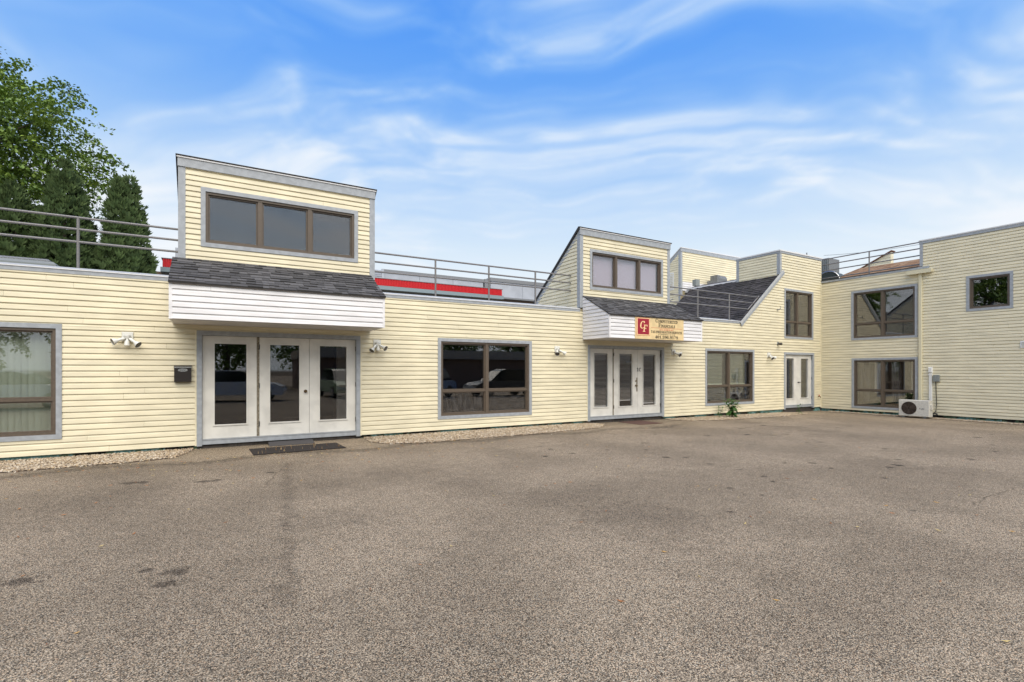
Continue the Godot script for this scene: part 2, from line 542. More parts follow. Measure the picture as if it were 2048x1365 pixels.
# ------------------------------------------------------------------ shingles
# o: origin at the lower corner, a: unit vector along the eave, b: unit vector up the slope
func shingle_slope(parent: Node3D, o: Vector3, a: Vector3, b: Vector3, width: float, length: float, single: bool, tones := [], mass: Material = null) -> void:
	var nrm := a.cross(b).normalized()
	var mass_mb := MB.new()
	mass_mb.colored = true
	var grey := [Color(0.079, 0.077, 0.077), Color(0.098, 0.096, 0.096), Color(0.125, 0.122, 0.122), Color(0.162, 0.158, 0.158), Color(0.11, 0.108, 0.108)]
	var y := 0.0
	var row := 0
	while y < length - 0.02:
		var top := minf(y + 0.135, length)
		var x0 := 0.0
		var u := -rng.randf_range(0.0, 0.25)
		while u < width:
			var w := rng.randf_range(0.09, 0.25)
			var u0 := maxf(u, 0.0)
			var u1 := minf(u + w - 0.004, width)
			u += w
			if u1 - u0 < 0.03: continue
			if width - u1 < 0.05: u1 = width
			var thick: float = 0.008 + 0.014 * (rng.randi() % 2) + rng.randf() * 0.001
			var drop: float = 0.0 if y < 0.01 else rng.randf_range(0.0, 0.012)
			var own := single and shingles_left > 0
			var mb := MB.new() if own else mass_mb
			if not own:
				var pick: Array = tones if not single else grey
				mass_mb.tint = pick[rng.randi() % pick.size()]
			var q := [[u0, y - drop], [u1, y - drop], [u1, top + 0.01], [u0, top + 0.01]]
			var p := []
			for k in 4: p.append(o + a * q[k][0] + b * q[k][1] + nrm * 0.0005)
			for k in 4: p.append(o + a * q[k][0] + b * q[k][1] + nrm * (thick + 0.004 if k < 2 else 0.003))
			mb.hexa(p)
			if own:
				put("shingle", mb, M.shingle[rng.randi() % 5], parent)
				shingles_left -= 1
			if u1 >= width: break
		y = top
		row += 1
	if mass_mb.v.size():
		put("shingle_roof", mass_mb, mass if mass else M.shingle_mass, parent).set_meta("kind", "stuff")

# ------------------------------------------------------------------ the low range
func canopy(b: Node3D, x0: float, x1: float, label: String) -> void:
	var c := node("canopy", b)
	c.set_meta("label", label)
	var p := 1.12
	var yb := 2.35
	var yt := 2.972
	var yw := 3.60
	var mb := MB.new()
	mb.prism([Vector2(0.02, yb + 0.02), Vector2(p - 0.001, yb + 0.02), Vector2(p - 0.001, yt), Vector2(0.02, yw - 0.01)], -(x1 - 0.002), -(x0 + 0.002), Transform3D(Basis(Vector3(0, 0, 1), Vector3(0, 1, 0), Vector3(-1, 0, 0)), Vector3.ZERO))
	put("core", mb, M.backing, c)
	siding(b, c, Transform3D(Basis(), Vector3(0, 0, p)), yb, yt - 0.004, func(_y): return [x0 + 0.02, x1 - 0.02], [], M.white, 9.0)
	var slope := func(y: float) -> Array: return [0.02, clampf(p * (yw - y) / (yw - yt), 0.021, p - 0.02)]
	siding(b, c, side_frame(x0), yb, yw - 0.01, slope, [], M.white, 9.0)
	var slope2 := func(y: float) -> Array: return [-clampf(p * (yw - y) / (yw - yt), 0.021, p - 0.02), -0.02]
	siding(b, c, east_frame(x1), yb, yw - 0.01, slope2, [], M.white, 9.0)
	mb = MB.new()
	for x in [x0, x1]:
		var s := -1.0 if x == x0 else 1.0
		mb.box(Vector3(minf(x - s * 0.03, x + s * 0.02), yb - 0.005, p - 0.03), Vector3(maxf(x - s * 0.03, x + s * 0.02), yt - 0.01, p + 0.021))
		mb.box(Vector3(minf(x, x + s * 0.02), yb - 0.004, 0.022), Vector3(maxf(x, x + s * 0.02), yw - 0.03, 0.04))
	put("corner_trim", mb, M.white[0], c)
	# soffit: long narrow panels
	var z := 0.03
	while z < p - 0.02:
		mb = MB.new()
		mb.box(Vector3(x0 + 0.002, yb - 0.006, z), Vector3(x1 - 0.002, yb + 0.012, minf(z + 0.132, p - 0.03)))
		put("soffit_panel", mb, M.soffit, c)
		z += 0.135
	# slope
	var run := Vector3(0, yw - yt, -(p + 0.05)).normalized()
	var lo := Vector3(x0 - 0.03, yt - 0.012, p + 0.055)
	mb = MB.new()
	var top := Vector3(0, yw - 0.012, 0.018)
	var q := []
	for d in [-0.016, 0.0]:
		q.append_array([lo + Vector3(0, d, 0), lo + Vector3(x1 - x0 + 0.06, d, 0), Vector3(x1 + 0.03, top.y + d, top.z), Vector3(x0 - 0.03, top.y + d, top.z)])
	mb.hexa(q)
	put("roof_deck", mb, M.edge, c)
	shingle_slope(c, lo + Vector3(0, 0.001, 0), Vector3.RIGHT, (top - Vector3(0, lo.y, lo.z)).normalized(), x1 - x0 + 0.06, Vector2(top.y - lo.y, top.z - lo.z).length(), true)

func dormer(b: Node3D, x0: float, x1: float, win: Array, shade: bool, label: String) -> void:
	var d := node("dormer", b)
	d.set_meta("label", label)
	var top := 5.50
	var sl := 0.814
	var y0 := 3.25
	var zb := (top - y0) / sl
	var mb := MB.new()
	var hole := inset(win, 0.06)
	core(mb, FRONT, x0 + 0.02, x1 - 0.02, y0, 5.36, [hole])
	for x in [x0, x1]:
		var s := 1.0 if x == x0 else -1.0
		mb.prism([Vector2(-zb, y0), Vector2(-0.165, y0), Vector2(-0.165, top - 0.16 * sl - 0.06), Vector2(-zb, y0 + 0.001)], -0.001 if s > 0 else -0.1, -0.1 if s < 0 else -0.001, side_frame(x) if s > 0 else Transform3D(Basis(Vector3(0, 0, 1), Vector3(0, 1, 0), Vector3(-1, 0, 0)), Vector3(x - 0.101, 0, 0)))
	put("core", mb, M.backing, d)
	siding(b, d, FRONT, 3.56, 5.315, func(_y): return [x0 + 0.09, x1 - 0.09], [inset(win, 0.03)], M.cream, 9.0)
	siding(b, d, side_frame(x0), y0, 5.3, func(y): return [-(top - y) / sl + 0.10, -0.10], [], M.cream, 9.0, 1.0 if shade else 0.05)
	siding(b, d, east_frame(x1), y0, 5.3, func(y): return [0.10, (top - y) / sl - 0.10], [], M.cream, 9.0, 0.02)
	mb = MB.new()
	for x in [x0, x1]:
		var s := 1.0 if x == x0 else -1.0
		mb.box(Vector3(minf(x - s * 0.022, x + s * 0.095), y0, 0.0), Vector3(maxf(x - s * 0.022, x + s * 0.095), 5.30, 0.026))
		mb.box(Vector3(minf(x - s * 0.022, x), y0, -0.11), Vector3(maxf(x - s * 0.022, x), 5.34, -0.0005))
		# sloping board under the roof edge
		var f := side_frame(x + (-0.0225 if s > 0 else 0.0))
		mb.prism([Vector2(-zb, y0 - 0.02), Vector2(-zb + 0.2, y0 - 0.02), Vector2(-0.001, top - 0.19), Vector2(-0.001, top - 0.02), Vector2(-zb, y0 + 0.0)], -0.022, 0.0, f)
	mb.box(Vector3(x0 - 0.03, 5.302, -0.002), Vector3(x1 + 0.03, 5.462, 0.046))
	put("trim", mb, M.trim, d)
	mb = MB.new()
	mb.box(Vector3(x0 - 0.045, 5.463, -0.04), Vector3(x1 + 0.045, 5.495, 0.062))
	put("drip_edge", mb, M.drip, d)
	mb = MB.new()
	mb.prism([Vector2(-zb - 0.05, y0 - 0.03), Vector2(0.075, top - 0.004), Vector2(0.075, top + 0.012), Vector2(0.0, top + 0.03), Vector2(-zb - 0.05, y0 + 0.02)], -(x1 + 0.06), -(x0 - 0.06), side_frame(0))
	put("roof", mb, M.edge, d)
	# dark loft behind the glass, under the slope
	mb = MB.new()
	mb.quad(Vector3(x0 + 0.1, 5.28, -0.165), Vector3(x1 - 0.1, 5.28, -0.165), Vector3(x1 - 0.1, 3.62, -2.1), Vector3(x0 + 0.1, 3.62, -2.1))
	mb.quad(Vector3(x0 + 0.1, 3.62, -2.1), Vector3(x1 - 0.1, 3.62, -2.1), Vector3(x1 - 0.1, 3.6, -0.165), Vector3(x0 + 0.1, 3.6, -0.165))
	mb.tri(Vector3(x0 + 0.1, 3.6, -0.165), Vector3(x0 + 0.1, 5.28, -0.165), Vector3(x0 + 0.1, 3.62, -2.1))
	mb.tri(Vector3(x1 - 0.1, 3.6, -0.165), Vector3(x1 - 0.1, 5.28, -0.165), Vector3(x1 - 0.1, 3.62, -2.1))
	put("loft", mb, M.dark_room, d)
	var w := win[1] - win[0] as float
	window(b, FRONT, win, [win[0] + w * 0.345, win[0] + w * 0.664], -1.0, M.glass)
	if shade:
		var us := [win[0] + 0.13, win[0] + w * 0.345, win[0] + w * 0.664, win[1] - 0.13]
		for k in 3:
			var o := thing("roller_shade", ["pale lilac shade in the sign dormer pane beside the sloping side wall", "pale lilac shade in the centre pane of the sign dormer", "pale lilac shade in the sign dormer pane towards the wing"][k], "shade", Vector3(us[k] + 0.02, win[2] + 0.12, -0.14), "lilac shades in the sign dormer")
			mb = MB.new()
			mb.box(Vector3(0, 0, 0), Vector3(us[k + 1] - us[k] - 0.04, 0.9, 0.003))
			put("fabric", mb, M.shade, o)
			mb = MB.new()
			mb.tube([Vector3(0, 0.91, 0), Vector3(us[k + 1] - us[k] - 0.04, 0.91, 0)], [0.02, 0.02], 10)
			put("roller", mb, M.shade, o)

func parapet(b: Node3D, t: Transform3D, u0: float, u1: float, yf: float) -> void:   # yf: underside of the fascia
	var p := node("parapet", b)
	var mb := MB.new()
	mb.box(Vector3(u0, yf, 0.0), Vector3(u1, yf + 0.068, 0.03), t)
	put("fascia", mb, M.trim, p)
	mb = MB.new()
	mb.box(Vector3(u0, yf + 0.069, -0.02), Vector3(u1, yf + 0.082, 0.042), t)
	put("drip_edge", mb, M.drip, p)
	mb = MB.new()
	var q := []
	for z in [[-0.34, -0.02, 0.155], [0.034, 0.0825, 0.0905]]:
		pass
	var a := yf + 0.0825
	q = [t * Vector3(u0, a, -0.36), t * Vector3(u1, a, -0.36), t * Vector3(u1, yf + 0.172, -0.36), t * Vector3(u0, yf + 0.172, -0.36), t * Vector3(u0, a, 0.034), t * Vector3(u1, a, 0.034), t * Vector3(u1, a + 0.008, 0.034), t * Vector3(u0, a + 0.008, 0.034)]
	mb.hexa(q)
	put("coping", mb, M.coping, p)

func foundation(b: Node3D, t: Transform3D, u0: float, u1: float, y1: float, seed_: int, bare := []) -> void:
	var f := noise(2.2, seed_, 3)
	var f2 := noise(9.0, seed_ + 7, 3)
	var mb := MB.new()
	mb.colored = true
	var n := int((u1 - u0) / 0.03)
	for i in n:
		for j in 8:
			var ua := u0 + (u1 - u0) * i / n
			var ub := u0 + (u1 - u0) * (i + 1) / n
			var ya := y1 - 0.26 + 0.035 * j
			var m := f.get_noise_2d(ua * 0.6, ya * 1.5) + 0.45 * f2.get_noise_2d(ua, ya * 3.0)
			mb.tint = Color(0.10, 0.23, 0.215) if m > 0.09 else (Color(0.09, 0.15, 0.09) if m > -0.12 else Color(0.022, 0.02, 0.018))
			if m > 0.09 and f2.get_noise_2d(ua * 2 + 50, ya * 9) > 0.1: mb.tint = Color(0.2, 0.36, 0.36)
			for d in bare:
				if ua > d[0] and ua < d[1]: mb.tint = Color(0.06, 0.052, 0.045) * (1.0 + 0.5 * f2.get_noise_2d(ua * 2, ya))
			var z := -0.03 - (0.02 if m < -0.12 else 0.0)
			mb.quad(t * Vector3(ua, ya, z), t * Vector3(ub, ya, z), t * Vector3(ub, ya + 0.035, z), t * Vector3(ua, ya + 0.035, z))
	put("foundation", mb, M.painted, b)

func low_range() -> Node3D:
	var b := thing("office_building", "long low cream clapboard office range with two dormers over canopied white doors", "building")
	var x0 := -6.0
	var x1 := 12.52
	var holes := []
	var wl := [-4.87, -2.20, 0.31, 2.265]
	var wm := [4.65, 7.31, 0.305, 2.255]
	var d1 := [-0.245, 2.82, 0.03, 2.235]
	var d2 := [9.20, 12.25, 0.03, 2.20]
	for o in [wl, wm]: holes.append(inset(o, 0.06))
	for o in [d1, d2]: holes.append([o[0] + 0.06, o[1] - 0.06, -0.5, o[3] - 0.06])
	var wall := node("front_wall", b)
	var mb := MB.new()
	core(mb, FRONT, x0, x1, 0.06, 3.22, holes)
	put("core", mb, M.backing, wall)
	var cut := []
	for o in [wl, wm]: cut.append(inset(o, 0.03))
	for o in [d1, d2]: cut.append([o[0] + 0.03, o[1] - 0.03, -0.5, o[3] - 0.03])
	cut.append([-0.58, 2.99, 2.36, 4.0]); cut.append([9.06, 13.0, 2.36, 4.0])
	siding(b, wall, FRONT, 0.052, 3.135, func(y): return [x0, 12.262 if y < 2.36 else x1], cut, M.cream)
	for u in [-0.262, 2.837, 9.183, 12.262]:
		mb = MB.new()
		mb.box(Vector3(u - 0.014, 0.04, 0.0), Vector3(u + 0.014, 2.24, 0.029))
		put("channel", mb, M.cream[0], wall)
	foundation(b, FRONT, x0, x1, 0.075, 3, [d1, d2])
	parapet(b, FRONT, x0, -0.54, 3.13)
	parapet(b, FRONT, 3.14, 8.92, 3.13)
	mb = MB.new()
	mb.box(Vector3(x0, 3.0, -9.0), Vector3(x1, 3.22, -0.165))
	put("flat_roof", mb, M.coping, b)
	mb = MB.new()
	mb.box(Vector3(x0 - 0.2, -0.3, -9.0), Vector3(x0 - 0.001, 3.25, 0.0))
	mb.box(Vector3(x0 - 0.2, -0.3, -9.2), Vector3(x1, 3.25, -9.001))
	put("outer_wall", mb, M.cream[1], b)
	# windows
	window(b, FRONT, wl, [-3.535], 0.98, M.glass, "window with pale green vertical blinds behind the glass")
	var streaky := window(b, FRONT, wm, [5.98], 0.975, M.glass, "window with dark reflections and streaky lower panes")
	streaks(streaky, FRONT, [4.80, 5.91, 0.45, 0.92], 81, 0.06, true)
	streaks(streaky, FRONT, [6.05, 7.16, 0.45, 0.92], 85, 0.05, false)
	room(b, FRONT, [-5.6, -1.3, 0.1, 2.8], 4.0, M.room, M.carpet)
	room(b, FRONT, [4.2, 8.2, 0.1, 2.8], 4.5, M.room, M.carpet)
	room(b, FRONT, [-0.6, 3.2, 0.1, 2.8], 4.5, M.room, M.carpet)
	room(b, FRONT, [8.8, 12.3, 0.1, 2.8], 4.0, M.room, M.carpet)
	# doors
	door_frame(b, FRONT, d1)
	var L := [[-0.155, 0.78], [0.83, 1.772], [1.778, 2.732]]
	var G := [[0.045, 0.60], [1.02, 1.58], [1.98, 2.54]]
	for k in 3:
		var d := leaf_door(b, FRONT, L[k][0], L[k][1], 0.156, 2.146, [G[k][0], G[k][1], 0.42, 2.0])
		if k == 1: knob(d, FRONT, 1.70, 1.04, -0.04, M.brass)
		if k == 1: hinges(d, FRONT, 0.826)
		if k == 2: hinges(d, FRONT, 2.735)
	mb = MB.new()
	mb.box(Vector3(0.782, 0.156, -0.1), Vector3(0.828, 2.148, -0.035))
	put("mullion_post", mb, M.weathered, b)
	door_frame(b, FRONT, d2)
	L = [[9.288, 10.18], [10.226, 11.177], [11.183, 12.14]]
	G = [[9.47, 10.0], [10.43, 10.96], [11.40, 11.93]]
	for k in 3:
		var d := leaf_door(b, FRONT, L[k][0], L[k][1], 0.156, 2.112, [G[k][0], G[k][1], 0.41, 1.975])
		if k == 1:
			hinges(d, FRONT, 10.222)
			knob(d, FRONT, 11.11, 1.02, -0.04, M.steel)
			mb = MB.new()
			mb.cut_box(Vector3(11.13, 0.84, -0.04), Vector3(11.172, 1.26, -0.034), 0.002)
			mb.tube([Vector3(11.11, 1.16, -0.04), Vector3(11.11, 1.16, -0.015)], [0.026, 0.022], 12)
			put("lock_plate", mb, M.steel, d)
		if k == 2:
			hinges(d, FRONT, 12.143)
			var q := letters("1C", 0.105, 0.006, true)
			q.position = Vector3(11.235, 1.50, -0.039)
			place_text(q, d, "number", M.ink)
		var y0 := 0.58 if k == 1 else (0.43 if k == 0 else 0.47)
		blind(FRONT, G[k][0] + 0.005, G[k][1] - 0.005, y0, 1.96, -0.115, 0.037, 0.55, M.blind_white, ["slatted white blind lowered fully in the fixed side panel of the sign doors", "slatted white blind stopping short of the bottom of the middle sign door", "slatted white blind in the sign door that carries the number"][k], "blinds in the sign doors")
	mb = MB.new()
	mb.box(Vector3(10.182, 0.156, -0.1), Vector3(10.224, 2.113, -0.035))
	put("mullion_post", mb, M.weathered, b)
	mb = MB.new()
	mb.box(Vector3(10.74, 1.70, -0.071), Vector3(10.94, 1.755, -0.067))
	put("notice", mb, M.galvanised, b)
	canopy(b, -0.60, 3.02, "white canopy with shingled top above the plain glazed doors")
	canopy(b, 9.04, 12.64, "white canopy with shingled top that carries the sign")
	dormer(b, -0.52, 3.12, [-0.18, 2.77, 3.845, 4.98], false, "dormer whose three panes mirror grey cloud")
	dormer(b, 8.94, 12.49, [9.28, 12.20, 3.79, 4.945], true, "dormer with three pale lilac panes above the sign")
	place_boards(b, 300)
	return b

# ------------------------------------------------------------------ the two-storey wing
func wing() -> Node3D:
	var b := thing("two_storey_wing", "two-storey cream clapboard wing with a sloping dark shingle roof, closing the yard", "building")
	var W := side_frame(XW)
	var x0 := 12.27
	var run := 2.48 / 2.04
	var w3 := [14.19, 16.82, 0.295, 2.22]
	var wu := [18.66, 20.60, 2.695, 4.595]
	var d3 := [18.64, 20.66, 0.0, 2.175]
	var left := func(y: float) -> float:
		if y < 2.36: return x0
		if y < 3.13: return 12.52
		if y < 5.14: return 16.12 + (y - 3.13) * run
		return 18.40
	var wall := node("front_wall", b)
	var mb := MB.new()
	core(mb, FRONT, 12.523, XW, 0.03, 3.13, [inset(w3, 0.06), [d3[0] + 0.06, d3[1] - 0.06, -0.5, d3[3] - 0.06], [wu[0] + 0.06, wu[1] - 0.06, wu[2] + 0.06, wu[3] - 0.06]])
	core(mb, FRONT, 18.40, XW, 3.13, 5.98, [[wu[0] + 0.06, wu[1] - 0.06, 3.0, wu[3] - 0.06]])
	mb.prism([Vector2(16.2, 3.131), Vector2(18.398, 3.131), Vector2(18.398, 4.94)], -0.16, -0.001)
	put("core", mb, M.backing, wall)
	siding(b, wall, FRONT, 0.02, 5.90, func(y): return [left.call(y), XW - 0.02], [inset(w3, 0.03), inset(wu, 0.03), [d3[0] + 0.03, d3[1] - 0.03, -0.5, d3[3] - 0.03]], M.cream)
	foundation(b, FRONT, x0, XW, 0.05, 5, [d3])
	mb = MB.new()
	mb.box(Vector3(XW - 0.035, -0.02, 0.0), Vector3(XW - 0.02, 5.9, 0.03))
	mb.box(Vector3(XW - 0.03, -0.02, 0.03), Vector3(XW - 0.001, 4.98, 0.045))
	put("corner_channel", mb, M.cream[0], wall)
	# sloping edge board of the shingle roof
	mb = MB.new()
	var e0 := Vector2(16.06, 3.08)
	var e1 := Vector2(18.62, 5.185)
	var dir := (e1 - e0).normalized()
	var nn := Vector2(-dir.y, dir.x)
	mb.prism([e0 - nn * 0.05, e1 - nn * 0.05, e1 + nn * 0.09, e0 + nn * 0.09], 0.018, 0.05)
	put("rake_board", mb, M.trim, b)
	mb = MB.new()
	mb.prism([e0 + nn * 0.03, e1 + nn * 0.03, e1 + nn * 0.125, e0 + nn * 0.125], 0.0505, 0.062)
	put("rake_cap", mb, M.coping, b)
	parapet(b, FRONT, 12.5, 16.02, 3.13)
	# roof that climbs towards the tall block; its courses run back from the wall
	var so := Vector3(16.02, 3.11, 0.015)
	var up := Vector3(dir.x, dir.y, 0)
	mb = MB.new()
	var far := -4.2
	var len_ := e0.distance_to(e1) + 0.02
	var pts := []
	for d in [-0.09, 0.0]:
		var k: Vector3 = so + Vector3(nn.x, nn.y, 0) * d
		pts.append_array([k, k + Vector3(0, 0, far), k + Vector3(0, 0, far) + up * len_, k + up * len_])
	mb.hexa([pts[1], pts[0], pts[3], pts[2], pts[5], pts[4], pts[7], pts[6]])
	put("roof_deck", mb, M.edge, b)
	var tones := []
	for g in [0.046, 0.058, 0.07, 0.086, 0.052]: tones.append(Color(g * 1.08, g, g * 0.96))
	shingle_slope(b, so + Vector3(0, 0, far) + Vector3(nn.x, nn.y, 0) * 0.001, Vector3(0, 0, 1), up, -far + 0.02, len_, false, tones, M.shingle_mass)
	# tall block: side wall, corner posts, fascia
	var S := side_frame(18.40)
	var side := node("side_wall", b)
	mb = MB.new()
	core(mb, S, -1.80, -0.165, 3.0, 5.98, [])
	put("core", mb, M.backing, side)
	siding(b, side, S, 4.9, 5.90, func(_y): return [-1.72, -0.08], [], M.cream, 9.0)
	mb = MB.new()
	mb.box(Vector3(18.376, 5.1, -0.10), Vector3(18.399, 5.90, -0.0005))
	mb.box(Vector3(18.376, 5.1, 0.0), Vector3(18.49, 5.90, 0.024))
	mb.box(Vector3(18.372, 4.95, -1.82), Vector3(18.399, 5.90, -1.70))
	mb.box(Vector3(18.37, 5.902, 0.0), Vector3(XW + 0.02, 5.975, 0.034))
	mb.box(Vector3(18.366, 5.902, -1.84), Vector3(18.399, 5.975, -0.0005))
	put("trim", mb, M.trim, b)
	mb = MB.new()
	mb.box(Vector3(18.35, 5.976, -1.86), Vector3(XW + 0.04, 6.02, 0.05))
	put("coping", mb, M.drip, b)
	mb = MB.new()
	mb.box(Vector3(18.45, 5.0, -4.6), Vector3(XW + 6, 5.09, -1.81))
	mb.box(Vector3(18.42, 5.0905, -4.4), Vector3(18.66, 5.17, -1.83))
	put("flat_roof", mb, M.drip, b)
	mb = MB.new()
	mb.box(Vector3(18.402, 3.0, -1.81), Vector3(XW + 0.2, 5.97, -1.70))
	mb.box(Vector3(12.53, 3.0, -9), Vector3(16.0, 3.2, -0.165))
	put("inner_block", mb, M.cream[1], b)
	# third dormer, set back on the roof
	var tw := node("rear_dormer", b)
	var tx := 18.16
	var tz := -4.5
	mb = MB.new()
	mb.prism([Vector2(tz - 3.2, 3.0), Vector2(tz - 0.002, 3.0), Vector2(tz - 0.002, 6.93), Vector2(tz - 3.2, 4.7)], -22.4, -(tx + 0.002), side_frame(0))
	put("core", mb, M.backing, tw)
	var TF := Transform3D(Basis(), Vector3(0, 0, tz))
	siding(b, tw, TF, 5.5, 6.84, func(_y): return [tx + 0.09, 22.4], [], M.cream, 9.0)
	siding(b, tw, TF, 5.09, 5.4984, func(_y): return [tx + 0.09, 22.4], [], M.white, 9.0)
	siding(b, tw, side_frame(tx), 3.0, 6.75, func(y): return [maxf(tz - 3.2, tz - (6.9 - y) / 0.75), tz - 0.08], [], M.cream, 9.0)
	mb = MB.new()
	mb.box(Vector3(tx - 0.02, 4.9, tz), Vector3(tx + 0.1, 6.84, tz + 0.025))
	mb.box(Vector3(tx - 0.022, 3.3, tz - 0.1), Vector3(tx, 6.84, tz - 0.0005))
	mb.box(Vector3(tx - 0.03, 6.841, tz), Vector3(22.4, 7.0, tz + 0.04))
	mb.prism([Vector2(tz - 3.2, 4.5), Vector2(tz - 0.001, 6.80), Vector2(tz - 0.001, 6.99), Vector2(tz - 3.2, 4.68)], 0.001, 0.025, side_frame(tx))
	put("trim", mb, M.trim, tw)
	mb = MB.new()
	mb.prism([Vector2(tz - 3.3, 4.66), Vector2(tz + 0.06, 7.0), Vector2(tz + 0.06, 7.03), Vector2(tz - 3.3, 4.72)], -22.45, -(tx - 0.05), side_frame(0))
	put("roof", mb, M.drip, tw)
	mb = MB.new()
	for k in 9:
		mb.box(Vector3(tz - 0.75, 5.22 + 0.075 * k, 0.016), Vector3(tz - 0.42, 5.26 + 0.075 * k, 0.04), side_frame(tx))
	ring(mb, side_frame(tx), [tz - 0.80, tz - 0.36, 5.15, 5.95], 0.05, 0.0, 0.03)
	put("louvre_vent", mb, M.plastic_white, tw)
	# openings in the front
	var cloudy := window(b, FRONT, w3, [15.45], 0.945, M.glass, "window with slatted blinds above the leafy plant")
	streaks(cloudy, FRONT, [14.34, 15.38, 0.44, 0.89], 91, 0.10, false)
	streaks(cloudy, FRONT, [15.52, 16.67, 0.44, 0.89], 95, 0.09, false)
	window(b, FRONT, wu, [19.57], 3.34, M.glass, "upper window with a curtain above the narrow double door")
	room(b, FRONT, [13.2, 17.6, 0.1, 2.7], 4.0, M.room, M.carpet)
	room(b, FRONT, [18.5, 20.9, 0.1, 2.55], 1.4, M.room, M.carpet)
	room(b, FRONT, [18.5, 20.9, 2.66, 4.85], 1.35, M.room, M.carpet)
	door_frame(b, FRONT, d3)
	var L := [[18.73, 19.612], [19.618, 20.57]]
	var G := [[18.86, 19.36], [19.83, 20.33]]
	for k in 2:
		var d := leaf_door(b, FRONT, L[k][0], L[k][1], 0.156, 2.087, [G[k][0], G[k][1], 0.41, 1.95])
		if k == 0:
			mb = MB.new()
			mb.tube([Vector3(19.66, 1.02, -0.04), Vector3(19.66, 1.02, 0.015)], [0.025, 0.018], 10)
			mb.tube([Vector3(19.66, 1.02, 0.012), Vector3(19.78, 1.02, 0.014)], [0.012, 0.009], 8)
			put("lever_handle", mb, M.black, d)
		else:
			hinges(d, FRONT, 20.573)
	# wing wall
	var ww := node("wing_wall", b)
	var zu := [1.145, 3.28, 2.635, 4.51]
	var zl := [1.16, 3.285, 0.05, 1.945]
	var zs := [4.61, 5.74, 3.395, 4.545]
	var holes := [inset(zu, 0.06), inset(zl, 0.06), inset(zs, 0.06)]
	mb = MB.new()
	core(mb, W, 0.0, 3.40, -0.02, 5.04, holes)
	core(mb, W, 3.40, 8.4, -0.02, 5.95, holes)
	put("core", mb, M.backing, ww)
	siding(b, ww, W, -0.03, 5.86, func(y): return [0.035 if y < 5.0 else 3.42, 8.4], [inset(zu, 0.03), inset(zl, 0.03), inset(zs, 0.03)], M.cream)
	foundation(b, W, 0.0, 8.4, 0.0, 9)
	mb = MB.new()
	mb.box(Vector3(0.03, 4.995, 0.0), Vector3(3.62, 5.07, 0.034), W)
	put("wing_fascia", mb, M.trim, b)
	mb = MB.new()
	mb.box(Vector3(0.02, 5.071, -0.2), Vector3(3.30, 5.095, 0.045), W)
	put("wing_edge", mb, M.edge, b)
	mb = MB.new()
	mb.box(Vector3(3.34, 5.09, 0.0), Vector3(3.435, 5.96, 0.03), W)
	mb.box(Vector3(3.34, 5.09, -0.3), Vector3(3.42, 5.96, -0.0005), W)
	mb.box(Vector3(3.33, 5.862, 0.0), Vector3(8.42, 5.945, 0.036), W)
	put("wing_trim", mb, M.trim, b)
	mb = MB.new()
	mb.box(Vector3(3.31, 5.961, -0.3), Vector3(8.44, 5.99, 0.05), W)
	mb.box(Vector3(3.40, 5.946, -0.3), Vector3(8.44, 5.9605, 0.04), W)
	put("wing_coping", mb, M.drip, b)
	mb = MB.new()
	mb.box(Vector3(XW + 0.165, 4.9, -1.6), Vector3(29, 5.03, 3.3))
	mb.box(Vector3(XW + 0.165, 5.7, 3.45), Vector3(29, 5.9, 8.4))
	mb.box(Vector3(XW + 0.165, 5.0, 3.36), Vector3(29, 5.9, 3.44))
	mb.box(Vector3(XW, -0.3, 8.401), Vector3(29, 5.9, 8.6))
	put("wing_roof", mb, M.coping, b)
	window(b, W, zu, [2.19], 3.24, M.glass, "upper wing window that mirrors a dormer")
	window(b, W, zl, [2.19], 0.74, M.glass, "ground floor wing window with curtains behind the outdoor unit")
	window(b, W, zs, [], -1.0, M.glass, "small single-pane wing window that mirrors dark trees")
	room(b, W, [0.3, 3.9, -0.02, 2.3], 4.0, M.room, M.carpet)
	room(b, W, [0.3, 3.9, 2.55, 4.75], 4.0, M.room, M.carpet)
	room(b, W, [4.1, 7.5, 2.55, 4.9], 4.0, M.room, M.carpet)
	# rain head and downpipe
	mb = MB.new()
	mb.prism([Vector2(3.03, 4.83), Vector2(3.70, 4.83), Vector2(3.72, 4.87), Vector2(3.72, 4.95), Vector2(3.0, 4.95), Vector2(3.0, 4.87)], 0.02, 0.16, W)
	put("rain_head", mb, M.cream_paint, b)
	mb = MB.new()
	mb.cut_box(Vector3(3.325, -0.05, 0.018), Vector3(3.42, 4.83, 0.09), 0.012, W)
	put("downpipe", mb, M.cream_paint, b)
	mb = MB.new()
	for k in 5: mb.box(Vector3(5.93, 2.19 + 0.035 * k, 0.02), Vector3(6.13, 2.21 + 0.035 * k, 0.05), W)
	ring(mb, W, [5.90, 6.16, 2.16, 2.38], 0.03, 0.0, 0.04)
	put("wall_vent", mb, M.plastic_white, b)
	# brown roof behind the railing
	mb = MB.new()
	var br := [Color(0.34, 0.185, 0.08), Color(0.40, 0.23, 0.11), Color(0.26, 0.135, 0.058), Color(0.44, 0.28, 0.15)]
	shingle_slope(b, Vector3(21.42, 5.06, 3.33), Vector3(0, 0, -1), Vector3(1, 0.31, 0).normalized(), 3.3, 2.8, false, br, M.brown_shingle)
	place_boards(b, 300)
	return b

